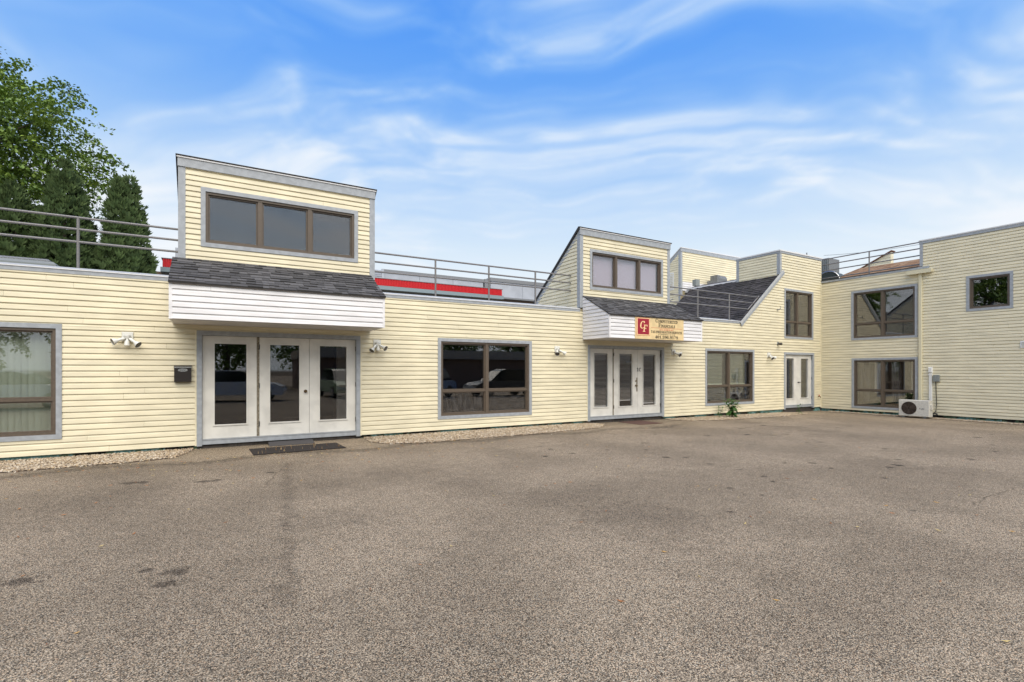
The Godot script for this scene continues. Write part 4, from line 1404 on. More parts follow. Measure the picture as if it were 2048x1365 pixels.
# ------------------------------------------------------------------ ground
func make_ground() -> void:
	# fine aggregate: every cell is a stone
	var size := 1024
	var f := noise(0.2, 21, 1, FastNoiseLite.TYPE_CELLULAR)
	f.fractal_type = FastNoiseLite.FRACTAL_NONE
	f.cellular_return_type = FastNoiseLite.RETURN_CELL_VALUE
	f.cellular_distance_function = FastNoiseLite.DISTANCE_EUCLIDEAN
	var cells := f.get_seamless_image(size, size, false, false, 0.05, false)
	f.cellular_return_type = FastNoiseLite.RETURN_DISTANCE
	var dist := f.get_seamless_image(size, size, false, false, 0.05, true)
	cells.convert(Image.FORMAT_L8); dist.convert(Image.FORMAT_L8)
	var a := cells.get_data()
	var b := dist.get_data()
	var pal := []
	for i in 256:
		var v := i / 255.0
		var h := fmod(v * 37.0, 1.0)
		var L := lerpf(0.35, 0.92, pow(v, 0.9))
		var col := Color(L * 1.06, L * 0.96, L * 0.81)
		if h > 0.86: col = Color(L * 1.09, L * 0.94, L * 0.77)
		elif h < 0.16: col = Color(L * 1.02, L * 0.965, L * 0.855)
		pal.append(col)
	var rgb := PackedByteArray()
	rgb.resize(size * size * 3)
	var hgt := PackedByteArray()
	hgt.resize(size * size)
	for i in size * size:
		var k := 1.0 - 0.48 * smoothstep(0.3, 0.85, b[i] / 255.0)
		var col: Color = pal[a[i]]
		rgb[i * 3] = int(col.r * k * 255.0); rgb[i * 3 + 1] = int(col.g * k * 255.0); rgb[i * 3 + 2] = int(col.b * k * 255.0)
		hgt[i] = int(clampf((1.0 - b[i] / 255.0) * 0.7 + a[i] / 255.0 * 0.3, 0, 1) * 255)
	var m := mat(Color(1, 1, 1), 0.95)
	m.metallic_specular = 0.25
	m.albedo_texture = ImageTexture.create_from_image(Image.create_from_data(size, size, false, Image.FORMAT_RGB8, rgb))
	var hi := Image.create_from_data(size, size, false, Image.FORMAT_L8, hgt)
	hi.convert(Image.FORMAT_RGBA8)
	hi.bump_map_to_normal_map(4.0)
	m.normal_enabled = true
	m.normal_texture = ImageTexture.create_from_image(hi)
	m.normal_scale = 0.8
	# wear and stains, 32 m square from (-8, -4)
	var s2 := 2048
	var n1 := noise(0.006, 31, 5).get_image(s2, s2)
	var n2 := noise(0.05, 32, 4).get_image(s2, s2)
	n1.convert(Image.FORMAT_L8); n2.convert(Image.FORMAT_L8)
	var d1 := n1.get_data()
	var d2 := n2.get_data()
	var l1 := []
	var l2 := []
	for i in 256:
		l1.append(lerpf(0.80, 0.89, smoothstep(0.2, 0.8, i / 255.0)))
		l2.append(lerpf(0.95, 1.03, i / 255.0))
	for i in d1.size(): d1[i] = int(minf(l1[d1[i]] * l2[d2[i]], 1.0) * 255.0)
	var im := Image.create_from_data(s2, s2, false, Image.FORMAT_L8, d1)
	im.convert(Image.FORMAT_RGB8)
	var fine := noise(0.11, 41, 4)
	var blot := func(x: float, z: float, rx: float, rz: float, turn: float, depth: float) -> void:
		var px := 64.0
		var cx := (x + 8.0) * px
		var cz := (z + 4.0) * px
		var r := int(maxf(rx, rz) * px * 1.7) + 2
		for j in range(-r, r + 1):
			for i in range(-r, r + 1):
				var X := int(cx) + i
				var Z := int(cz) + j
				if X < 0 or Z < 0 or X >= s2 or Z >= s2: continue
				var p := Vector2(i, j).rotated(turn) / px
				var q := Vector2(p.x / rx, p.y / rz).length() + fine.get_noise_2d(X, Z) * 0.75 + fine.get_noise_2d(X * 3.1, Z * 3.1) * 0.35
				var k := depth * (1.0 - smoothstep(0.55, 1.05, q))
				if k > 0.01:
					var o := im.get_pixel(X, Z)
					im.set_pixel(X, Z, Color(o.r * (1 - k), o.g * (1 - k), o.b * (1 - k * 0.97)))
	for s in [[-0.88, 3.0, 0.20, 0.10], [-0.05, 3.38, 0.18, 0.09], [0.74, 3.17, 0.09, 0.05], [-1.17, 6.53, 0.13, 0.09], [-0.43, 6.72, 0.07, 0.05], [-0.22, 6.86, 0.10, 0.09], [-0.28, 7.1, 0.11, 0.06], [3.44, 7.14, 0.06, 0.035], [4.72, 7.93, 0.05, 0.04], [5.67, 7.23, 0.06, 0.04], [6.71, 7.02, 0.09, 0.05], [5.7, 7.65, 0.05, 0.03], [10.06, 7.25, 0.10, 0.05], [11.3, 6.53, 0.13, 0.05], [8.06, 7.93, 0.07, 0.04], [6.47, 8.89, 0.05, 0.03]]:
		blot.call(s[0], s[1], s[2], s[3], rng.randf_range(-0.5, 0.5), 0.3)
	for k in 46:
		var x := rng.randf_range(5.0, 17.0)
		var z := rng.randf_range(2.5, 8.0)
		var r := rng.randf_range(0.03, 0.11)
		blot.call(x, z, r, r * rng.randf_range(0.5, 1.0), rng.randf() * PI, rng.randf_range(0.25, 0.6))
	# broad worn and damp patches with ragged edges
	for k in 26:
		blot.call(rng.randf_range(-6, 20), rng.randf_range(1.2, 9), rng.randf_range(0.3, 1.1), rng.randf_range(0.25, 0.8), rng.randf() * PI, rng.randf_range(0.03, 0.08))
	for k in 60:
		blot.call(-6.0 + k * 0.29, 1.55 + 0.18 * sin(k * 0.7), 0.32, 0.2, 0.0, 0.10)
	for k in 44:
		var q := k / 43.0
		blot.call(lerpf(1.05, 0.43, q) + 0.03 * sin(k * 1.3), lerpf(2.5, 7.8, q), 0.075, 0.13, 0.0, 0.06)
	# hairline cracks
	for cr in [[Vector2(1.02, 2.62), Vector2(0.60, 4.08), 16], [Vector2(8.9, 9.05), Vector2(7.2, 9.1), 24], [Vector2(6.6, 2.2), Vector2(8.6, 3.0), 26], [Vector2(4.4, 3.2), Vector2(6.1, 3.0), 22]]:
		var p: Vector2 = cr[0]
		for k in cr[2]:
			var q: Vector2 = cr[0].lerp(cr[1], float(k) / cr[2]) + Vector2(rng.randf_range(-0.03, 0.03), rng.randf_range(-0.03, 0.03))
			for j in 12:
				var w := p.lerp(q, j / 12.0)
				var X := int((w.x + 8) * 64)
				var Z := int((w.y + 4) * 64)
				if X > 0 and Z > 0 and X < s2 and Z < s2: im.set_pixel(X, Z, Color(0.66, 0.66, 0.66))
			p = q
	m.detail_enabled = true
	m.detail_blend_mode = BaseMaterial3D.BLEND_MODE_MUL
	m.detail_albedo = ImageTexture.create_from_image(im)
	m.detail_uv_layer = BaseMaterial3D.DETAIL_UV_2
	var mb := MB.new()
	var xs := [-150.0, -60.0, -20.0, -8.0, 0.0, 4.0, 8.0, 12.0, 16.0, 22.0, 40.0, 90.0, 200.0]
	var zs := [-160.0, -60.0, -20.0, -4.0, 0.0, 4.0, 8.0, 12.0, 16.0, 20.0, 28.0, 60.0, 160.0]
	for i in xs.size() - 1:
		for j in zs.size() - 1:
			var c := []
			for q in [[i, j + 1], [i + 1, j + 1], [i + 1, j], [i, j]]:
				c.append(Vector3(xs[q[0]], ground_y(xs[q[0]]), zs[q[1]]))
			mb.quad(c[0], c[1], c[2], c[3])
	for p in mb.v:
		mb.uv.append(Vector2(p.x, p.z) / 1.3)
		mb.uv2.append(Vector2((p.x + 8) / 32.0, (p.z + 4) / 32.0))
	var g := put("ground", mb, m)
	tag(g, "worn brown-grey asphalt parking lot with oil spots", "ground", "", "structure")

func stone_mesh(seed_: int) -> ArrayMesh:
	var r := RandomNumberGenerator.new()
	r.seed = seed_
	var mb := MB.new()
	var p := []
	for d in [Vector3(1, 0, 0), Vector3(-1, 0, 0), Vector3(0, 1, 0), Vector3(0, -1, 0), Vector3(0, 0, 1), Vector3(0, 0, -1)]:
		p.append(d * r.randf_range(0.7, 1.2) + Vector3(r.randf_range(-0.3, 0.3), r.randf_range(-0.3, 0.3), r.randf_range(-0.3, 0.3)))
	for t in [[0, 2, 4], [2, 1, 4], [1, 3, 4], [3, 0, 4], [2, 0, 5], [1, 2, 5], [3, 1, 5], [0, 3, 5]]:
		mb.tri(p[t[0]], p[t[1]], p[t[2]])
	return mb.mesh()

func gravel(poly: Array, count: int, y: Callable, label: String) -> void:
	var pts := PackedVector2Array(poly)
	var lo := pts[0]
	var hi := pts[0]
	for p in pts:
		lo = lo.min(p); hi = hi.max(p)
	# earth under the stones
	var mb := MB.new()
	var ids := Geometry2D.triangulate_polygon(pts)
	for i in range(0, ids.size(), 3):
		var q := [pts[ids[i]], pts[ids[i + 1]], pts[ids[i + 2]]]
		if (q[1] - q[0]).cross(q[2] - q[0]) > 0: q = [q[0], q[2], q[1]]
		var c := []
		for w in q: c.append(Vector3(w.x, y.call(w.x) + 0.006, w.y))
		mb.tri(c[0], c[1], c[2])
	tag(put("soil", mb, mat(Color(0.36, 0.30, 0.25), 1.0)), "brown earth under the gravel " + label, "soil", "", "structure")
	var mm := MultiMesh.new()
	mm.transform_format = MultiMesh.TRANSFORM_3D
	mm.use_colors = true
	mm.mesh = stone_mesh(count)
	mm.instance_count = count
	var tones := [Color(0.42, 0.33, 0.22), Color(0.50, 0.42, 0.31), Color(0.34, 0.27, 0.19), Color(0.27, 0.20, 0.13), Color(0.56, 0.49, 0.38), Color(0.44, 0.33, 0.20)]
	var k := 0
	while k < count:
		var p := Vector2(rng.randf_range(lo.x, hi.x), rng.randf_range(lo.y, hi.y))
		if not Geometry2D.is_point_in_polygon(p, pts): continue
		if k % 14 == 0: p += Vector2(rng.randfn(0, 0.06), absf(rng.randfn(0, 0.10)))
		var s := rng.randf_range(0.008, 0.017)
		var bs := Basis.from_euler(Vector3(rng.randf_range(-0.5, 0.5), rng.randf() * TAU, rng.randf_range(-0.5, 0.5))) * Basis.from_scale(Vector3(s * 1.5, s * 0.75, s))
		mm.set_instance_transform(k, Transform3D(bs, Vector3(p.x, y.call(p.x) + 0.009 + rng.randf() * 0.014, p.y)))
		var c: Color = tones[rng.randi() % tones.size()]
		mm.set_instance_color(k, c * rng.randf_range(0.8, 1.15))
		k += 1
	var o := MultiMeshInstance3D.new()
	o.multimesh = mm
	o.material_override = M.stone
	o.name = numbered("gravel")
	add_child(o)
	tag(o, "tan gravel bed " + label, "gravel", "", "stuff")

func beds() -> void:
	var gy := func(x: float) -> float: return ground_y(x)
	gravel([Vector2(-6, -0.05), Vector2(-0.30, -0.05), Vector2(-0.30, 0.15), Vector2(-0.42, 0.6), Vector2(-0.56, 0.95), Vector2(-0.88, 1.10), Vector2(-1.7, 1.19), Vector2(-2.65, 1.22), Vector2(-6, 1.30)], 12000, gy, "under the window with vertical blinds")
	gravel([Vector2(2.90, -0.05), Vector2(9.15, -0.05), Vector2(9.40, 0.20), Vector2(9.34, 0.56), Vector2(8.72, 1.12), Vector2(6.95, 1.36), Vector2(5.07, 1.40), Vector2(3.78, 1.44), Vector2(3.05, 1.18), Vector2(2.85, 0.72)], 17000, gy, "between the two canopied entrances")
	gravel([Vector2(12.35, -0.05), Vector2(18.62, -0.05), Vector2(18.95, 0.35), Vector2(19.15, 0.62), Vector2(18.55, 0.85), Vector2(16.6, 1.08), Vector2(14.9, 1.12), Vector2(13.5, 1.05), Vector2(12.55, 0.76), Vector2(12.2, 0.25)], 13000, gy, "under the window with slatted blinds")
	gravel([Vector2(20.75, 0.5), Vector2(21.17, 0.3), Vector2(21.17, 8.3), Vector2(20.6, 8.3), Vector2(20.65, 4.6), Vector2(20.72, 2.0)], 4500, gy, "along the foot of the wing")
	# fallen leaf bits
	var mb := MB.new()
	mb.quad(Vector3(-1, 0.1, 0), Vector3(0, 0.0, 0.28), Vector3(1, 0.25, 0), Vector3(0, 0.0, -0.28))
	var mm := MultiMesh.new()
	mm.transform_format = MultiMesh.TRANSFORM_3D
	mm.use_colors = true
	mm.mesh = mb.mesh()
	var count := 520
	mm.instance_count = count
	for k in count:
		var p := Vector2(rng.randf_range(-4, 12), rng.randf_range(1.1, 10.4))
		if k % 2 == 0: p = Vector2(rng.randf_range(-4.0, 4.5), 1.15 + absf(rng.randfn(0, 1.1)))
		var s := rng.randf_range(0.012, 0.036)
		mm.set_instance_transform(k, Transform3D(Basis(Vector3.UP, rng.randf() * TAU).scaled(Vector3(s, s, s)), Vector3(p.x, ground_y(p.x) + 0.006, p.y)))
		mm.set_instance_color(k, [Color(0.45, 0.26, 0.07), Color(0.36, 0.15, 0.05), Color(0.52, 0.40, 0.16), Color(0.24, 0.11, 0.05)][rng.randi() % 4])
	var o := MultiMeshInstance3D.new()
	o.multimesh = mm
	o.material_override = M.stone
	o.name = "fallen_leaves"
	add_child(o)
	tag(o, "small dry orange leaf bits scattered on the asphalt", "leaves", "", "stuff")

# ------------------------------------------------------------------ plants
func leaf_blade(length: float, width: float, droop: float) -> ArrayMesh:
	var mb := MB.new()
	mb.colored = true
	var n := 5
	for i in n:
		var f0 := float(i) / n
		var f1 := float(i + 1) / n
		var w0 := width * sin(PI * clampf(f0 * 0.92 + 0.06, 0, 1))
		var w1 := width * sin(PI * clampf(f1 * 0.92 + 0.06, 0, 1)) if i < n - 1 else 0.001
		var p0 := Vector3(0, -droop * f0 * f0 * length, f0 * length)
		var p1 := Vector3(0, -droop * f1 * f1 * length, f1 * length)
		for s in [-1.0, 1.0]:
			mb.tint = Color(0.05, 0.13, 0.02)
			var e0 := p0 + Vector3(s * w0, w0 * 0.35, 0)
			var e1 := p1 + Vector3(s * w1, w1 * 0.35, 0)
			if s > 0: mb.quad(p0, p1, e1, e0)
			else: mb.quad(e0, e1, p1, p0)
	return mb.mesh()

func leafy_plant(at: Vector3, stems: int, height: float, per: int, label: String) -> void:
	var o := thing("leafy_plant", label, "plant", at, "weeds in the gravel")
	var blades := [leaf_blade(0.18, 0.034, 0.5), leaf_blade(0.22, 0.038, 0.9), leaf_blade(0.14, 0.03, 0.3)]
	for s in stems:
		var a := TAU * s / stems + rng.randf_range(-0.4, 0.4)
		var lean := rng.randf_range(0.10, 0.42) if stems > 1 else 0.05
		var h := height * rng.randf_range(0.72, 1.0)
		var path := []
		var rad := []
		for k in 6:
			var f := k / 5.0
			path.append(Vector3(cos(a) * lean * f * f * h, h * f, sin(a) * lean * f * f * h) + Vector3(cos(a), 0, sin(a)) * 0.02)
			rad.append(0.007 * (1.1 - f * 0.8))
		var mb := MB.new()
		mb.colored = true
		mb.tint = Color(0.07, 0.13, 0.03)
		mb.tube(path, rad, 6)
		put("stem", mb, M.leaf, o)
		for k in per:
			var f := lerpf(0.25, 1.0, float(k) / (per - 1)) if per > 1 else 1.0
			var i := mini(int(f * 5), 4)
			var p: Vector3 = path[i].lerp(path[i + 1], f * 5 - i)
			var q := put("leaf", blades[rng.randi() % 3], M.leaf, o)
			var up := lerpf(0.1, -0.75, f)
			q.transform = Transform3D(Basis(Vector3.UP, k * 2.4 + rng.randf_range(-0.3, 0.3)) * Basis(Vector3.RIGHT, up + rng.randf_range(-0.25, 0.25)), p)
			var sc := height / 0.62 * rng.randf_range(0.8, 1.15)
			q.scale *= clampf(sc, 0.65, 1.2)

func crown(parent: Node3D, called: String, mesh: ArrayMesh, xf: Array, cols: Array, m: Material) -> void:
	var arr := mesh.surface_get_arrays(0)
	var bv: PackedVector3Array = arr[Mesh.ARRAY_VERTEX]
	var bn: PackedVector3Array = arr[Mesh.ARRAY_NORMAL]
	var k := bv.size()
	var mb := MB.new()
	mb.v.resize(k * xf.size()); mb.n.resize(k * xf.size()); mb.c.resize(k * xf.size())
	var at := 0
	for i in xf.size():
		var t: Transform3D = xf[i]
		var b := t.basis.orthonormalized()
		var c: Color = cols[i]
		for j in k:
			mb.v[at] = t * bv[j]; mb.n[at] = b * bn[j]; mb.c[at] = c
			at += 1
	put(called, mb, m, parent)

func broadleaf(at: Vector3, centre: Vector3, radii: Vector3, twigs: int, per: int, size: float, label: String, group := "") -> Node3D:
	var o := thing("birch_tree", label, "tree", at, group)
	var mb := MB.new()
	var ty := centre.y
	mb.tube([Vector3(0, -0.1, 0), Vector3(0.05, ty * 0.35, 0), Vector3(-0.05, ty * 0.75, 0.1), Vector3(0.1, ty * 1.1, 0), Vector3(0.1, ty + radii.y * 0.6, 0)], [0.24, 0.2, 0.15, 0.09, 0.03], 9)
	var tips := []
	for k in 34:
		var d := Vector3(rng.randfn(), rng.randf_range(-0.5, 1.0), rng.randfn()).normalized()
		var tip := centre + d * radii * rng.randf_range(0.55, 0.9)
		var s := Vector3(0, lerpf(ty * 0.55, tip.y - 0.3, 0.5), 0)
		var mid := s.lerp(tip, 0.5) + Vector3(0, 0.35, 0)
		mb.tube([s, mid, tip], [0.07, 0.04, 0.012], 6)
		tips.append([mid, tip])
	put("trunk", mb, M.bark, o)
	mb = MB.new()
	mb.quad(Vector3(0, 0, 0), Vector3(0.36, 0.05, 0.5), Vector3(0, 0.0, 1.0), Vector3(-0.36, 0.05, 0.5))
	var xf := []
	var cols := []
	for k in twigs:
		var d := Vector3(rng.randfn(), rng.randfn(), rng.randfn()).normalized()
		var rr := pow(rng.randf(), 0.42)
		var bump := 1.0 + 0.16 * sin(d.x * 7.0 + d.z * 3.0) * cos(d.y * 6.0 + d.z * 5.0)
		var base := centre + d * radii * rr * bump * 0.93
		var out := (d * Vector3(1, 0.5, 1) + Vector3(rng.randf_range(-0.5, 0.5), rng.randf_range(-0.35, 0.35), rng.randf_range(-0.5, 0.5))).normalized()
		var ln := rng.randf_range(0.4, 0.95)
		var tone := rng.randf()
		for j in per:
			var f := float(j) / per
			var p := base + out * ln * f + Vector3(0, -0.42 * f * f * ln, 0) + Vector3(rng.randfn(), rng.randfn(), rng.randfn()) * 0.075
			var s := size * rng.randf_range(0.65, 1.3)
			xf.append(Transform3D(Basis.from_euler(Vector3(rng.randf_range(-0.4, 1.4), rng.randf() * TAU, rng.randf_range(-0.7, 0.7))).scaled(Vector3(s, s, s)), p))
			var g := rng.randf_range(0.75, 1.25)
			cols.append(Color(lerpf(0.11, 0.19, tone) * g, lerpf(0.19, 0.28, tone) * g, 0.04 * g))
	crown(o, "crown", mb.mesh(), xf, cols, M.leaf)
	return o

func conifer(at: Vector3, height: float, radius: float, count: int, tips: Array, label: String) -> Node3D:
	var o := thing("arborvitae", label, "tree", at, "conifers behind the roof railing")
	var mb := MB.new()
	mb.tube([Vector3(0, -0.1, 0), Vector3(0, height * 0.5, 0), Vector3(0, height * 0.93, 0)], [0.16, 0.1, 0.02], 8)
	put("trunk", mb, M.bark, o)
	mb = MB.new()
	for k in 3:
		var a := (k - 1) * 0.55
		var d := Vector3(sin(a), cos(a), 0)
		var e := Vector3(cos(a), -sin(a), 0.3) * 0.16
		mb.quad(Vector3.ZERO, d * 0.55 - e, d, d * 0.55 + e)
	var xf := []
	var cols := []
	var lump := noise(1.6, int(at.x * 100.0) + 500, 3)
	for k in count:
		var h := 1.0 - pow(rng.randf(), 0.62)
		var tip: Array = tips[rng.randi() % tips.size()]
		var a := rng.randf() * TAU
		var prof := pow(1.0 - h, 0.62) * (0.92 + 0.16 * sin(a * 5.0 + h * 23.0) * sin(h * 31.0 + a * 2.0))
		var lm := lump.get_noise_3d(cos(a) * radius * prof, h * height * 0.8, sin(a) * radius * prof)
		if lm < -0.22 and rng.randf() < 0.85: continue
		var r := radius * prof * (1.0 - pow(rng.randf(), 2.2) * 0.75) * (1.0 + 0.30 * lm)
		var p := Vector3(cos(a) * r + tip[0] * smoothstep(0.55, 1.0, h), h * height * tip[1] + 0.05, sin(a) * r)
		var s := rng.randf_range(0.13, 0.26)
		var outward := Basis(Vector3.UP, -a + PI / 2)
		xf.append(Transform3D((outward * Basis(Vector3.RIGHT, rng.randf_range(0.1, 0.8)) * Basis(Vector3.UP, rng.randf_range(-1.4, 1.4))).scaled(Vector3(s, s, s)), p))
		var g := rng.randf_range(0.8, 1.25)
		cols.append(Color(0.058 * g, 0.095 * g, 0.026 * g))
	crown(o, "crown", mb.mesh(), xf, cols, M.conifer)
	return o

func plants() -> void:
	leafy_plant(Vector3(14.90, ground_y(14.9) + 0.02, 0.52), 11, 0.56, 13, "bushy green weed with long leaves in the gravel under the slatted window")
	leafy_plant(Vector3(14.38, ground_y(14.4) + 0.02, 0.42), 2, 0.34, 7, "small green weed sprout beside the bushy weed")
	leafy_plant(Vector3(18.35, ground_y(18.3) + 0.02, 0.75), 2, 0.40, 6, "lone green weed sprout by the narrow double door")
	broadleaf(Vector3(-8.5, 0, -14), Vector3(0.15, 9.5, 0), Vector3(4.9, 4.2, 3.6), 1900, 42, 0.125, "tall airy broadleaf tree rising behind the dark conifers")
	broadleaf(Vector3(-4.3, 0, -15.5), Vector3(0, 5.3, 0), Vector3(1.3, 1.5, 1.0), 110, 40, 0.085, "small pale leafy tree between the two tallest conifers")
	conifer(Vector3(-2.62, 0, -11), 8.25, 1.42, 15000, [[-0.18, 0.985], [0.13, 1.0]], "solitary pointed conifer standing apart beside the dormer")
	conifer(Vector3(-4.28, 0, -11), 8.45, 1.55, 15000, [[0.05, 1.0]], "tall dark conifer in front of the broadleaf tree, next to the solitary one")
	conifer(Vector3(-5.5, 0, -11.2), 7.5, 1.6, 12000, [[-0.1, 1.0]], "dark conifer half hidden under the broadleaf crown")
	conifer(Vector3(-6.9, 0, -11), 7.2, 1.7, 10000, [[0.0, 1.0]], "dark conifer at the far end of the row behind the railing")
	broadleaf(Vector3(10.2, 0, -30), Vector3(0, 8.4, 0), Vector3(0.62, 1.05, 0.6), 70, 26, 0.12, "treetop peeping over the grey flat-roofed store")

# ------------------------------------------------------------------ behind the building
func store() -> void:
	var o := thing("store_building", "grey metal-panelled store with a red ribbed band behind the roof", "building", Vector3(0, 0, -14))
	var mb := MB.new()
	mb.box(Vector3(-3.0, 0, -12), Vector3(24, 5.55, -0.02))
	put("wall", mb, M.tan_wall, o)
	mb = MB.new()
	mb.box(Vector3(-1.75, 5.40, 0.0), Vector3(13.85, 5.585, 1.0))
	put("awning_base", mb, mat(Color(0.50, 0.56, 0.58), 0.6), o)
	var band := node("red_band", o)
	mb = MB.new()
	mb.prism([Vector2(0, 0), Vector2(0.052, 0), Vector2(0.043, 0.03), Vector2(0.012, 0.03)], 0, 0.33, Transform3D(Basis(Vector3(1, 0, 0), Vector3(0, 0, 1), Vector3(0, 1, 0)), Vector3.ZERO))
	mb = MB.new()
	mb.box(Vector3(-1.68, 5.586, 0.2), Vector3(13.75, 5.925, 0.98))
	put("backing", mb, M.red_metal, band)
	mb = MB.new()
	mb.cut_box(Vector3(0, 0, 0), Vector3(0.045, 0.335, 0.03), 0.01)
	var rib := mb.mesh()
	for k in 190:
		var q := put("rib", rib, M.red_metal, band)
		q.position = Vector3(-1.66 + 0.081 * k, 5.588, 0.981)
	mb = MB.new()
	mb.box(Vector3(-1.72, 5.926, 0.15), Vector3(13.79, 5.95, 1.02))
	put("flashing", mb, M.grey_edge, band)
	# grey panels with open joints
	var x := 7.5
	while x < 13.0:
		mb = MB.new()
		mb.cut_box(Vector3(x, 5.56, -0.3), Vector3(minf(x + 1.9, 13.15) - 0.012, 6.45, -0.08), 0.006)
		put("panel", mb, M.grey_panel, o)
		x += 1.9
	x = 13.55
	while x < 20.0:
		mb = MB.new()
		mb.cut_box(Vector3(x, 5.66, -0.2), Vector3(x + 2.1 - 0.012, 6.52, 0.05), 0.006)
		put("panel", mb, M.grey_panel, o)
		x += 2.1
	mb = MB.new()
	mb.box(Vector3(7.45, 6.451, -0.4), Vector3(13.2, 6.60, -0.04))
	mb.box(Vector3(13.2, 5.5, -0.5), Vector3(13.54, 6.62, 0.0))
	mb.box(Vector3(13.5, 6.521, -0.4), Vector3(21.7, 6.72, 0.09))
	mb.box(Vector3(13.9, 5.56, -0.1), Vector3(21.7, 5.655, 0.2))
	put("roof_edge", mb, M.grey_edge, o)
	var lv := node("louvre_screen", o)
	mb = MB.new()
	for u in [-1.3, 7.32]: mb.box(Vector3(u, 5.8, 0.1), Vector3(u + 0.1, 6.56, 0.2))
	mb.box(Vector3(-1.3, 5.7, -0.2), Vector3(7.4, 6.5, -0.12))
	put("posts", mb, M.grey_panel, lv)
	for k in 7:
		mb = MB.new()
		mb.hexa([Vector3(-1.2, 5.96 + 0.085 * k, 0.1), Vector3(7.32, 5.96 + 0.085 * k, 0.1), Vector3(7.32, 6.0 + 0.085 * k, 0.1), Vector3(-1.2, 6.0 + 0.085 * k, 0.1), Vector3(-1.2, 5.93 + 0.085 * k, 0.19), Vector3(7.32, 5.93 + 0.085 * k, 0.19), Vector3(7.32, 5.97 + 0.085 * k, 0.19), Vector3(-1.2, 5.97 + 0.085 * k, 0.19)])
		put("slat", mb, M.grey_panel, lv)

# ------------------------------------------------------------------ what the glass mirrors, behind the camera
func car(at: Vector3, turn: float, paint: Color, tall: float, label: String) -> void:
	var o := thing("parked_car", label, "car", at, "cars parked across the yard")
	o.rotation.y = turn
	var body := mat(paint, 0.25, 0.1)
	body.clearcoat_enabled = true
	body.clearcoat = 0.8
	var lower := [[-2.25, 0.35], [-2.28, 0.62], [-2.15, 0.86], [-1.9, 0.95], [1.0, 0.97], [1.85, 0.86], [2.2, 0.7], [2.28, 0.5], [2.2, 0.3]]
	var cab := [[-1.95, 0.94], [-1.75, 1.25], [-1.45, tall - 0.06], [-0.9, tall], [0.1, tall - 0.01], [0.45, tall - 0.1], [1.15, 0.96]]
	for part in [["body", lower, 0.90, 0.84, body], ["cabin", cab, 0.82, 0.62, M.tinted_solid]]:
		var mb := MB.new()
		var poly := []
		for p in part[1]: poly.append(Vector2(p[0], p[1]))
		poly.reverse()
		var pts: Array = part[1]
		for s in [-1.0, 1.0]:
			for i in range(1, pts.size() - 1):
				var c := []
				for q in [pts[0], pts[i], pts[i + 1]]:
					var wd: float = lerpf(part[2], part[3], clampf((q[1] - 0.3) / (tall - 0.3), 0, 1))
					c.append(Vector3(q[0], q[1], s * wd))
				mb.tri(c[0], c[1], c[2])
		for i in pts.size():
			var p: Array = pts[i]
			var q: Array = pts[(i + 1) % pts.size()]
			var wp: float = lerpf(part[2], part[3], clampf((p[1] - 0.3) / (tall - 0.3), 0, 1))
			var wq: float = lerpf(part[2], part[3], clampf((q[1] - 0.3) / (tall - 0.3), 0, 1))
			mb.quad(Vector3(p[0], p[1], wp), Vector3(q[0], q[1], wq), Vector3(q[0], q[1], -wq), Vector3(p[0], p[1], -wp))
		put(part[0], mb, part[4], o)
	var mb := MB.new()
	mb.prism([Vector2(-1.5, tall - 0.03), Vector2(0.15, tall - 0.03), Vector2(0.1, tall + 0.015), Vector2(-1.3, tall + 0.02)], -0.63, 0.63)
	put("roof", mb, body, o)
	for x in [-1.4, 1.4]:
		for s in [-1.0, 1.0]:
			mb = MB.new()
			mb.tube([Vector3(x, 0.33, s * 0.72), Vector3(x, 0.33, s * 0.92)], [0.33, 0.33], 18)
			var w := put("wheel", mb, M.black, o)
			mb = MB.new()
			mb.tube([Vector3(x, 0.33, s * 0.915), Vector3(x, 0.33, s * 0.93)], [0.21, 0.2], 14)
			put("rim", mb, M.chrome, w)
	for s in [-0.62, 0.62]:
		mb = MB.new()
		mb.box(Vector3(2.1, 0.62, s - 0.16), Vector3(2.24, 0.74, s + 0.16))
		put("headlight", mb, M.chrome, o)

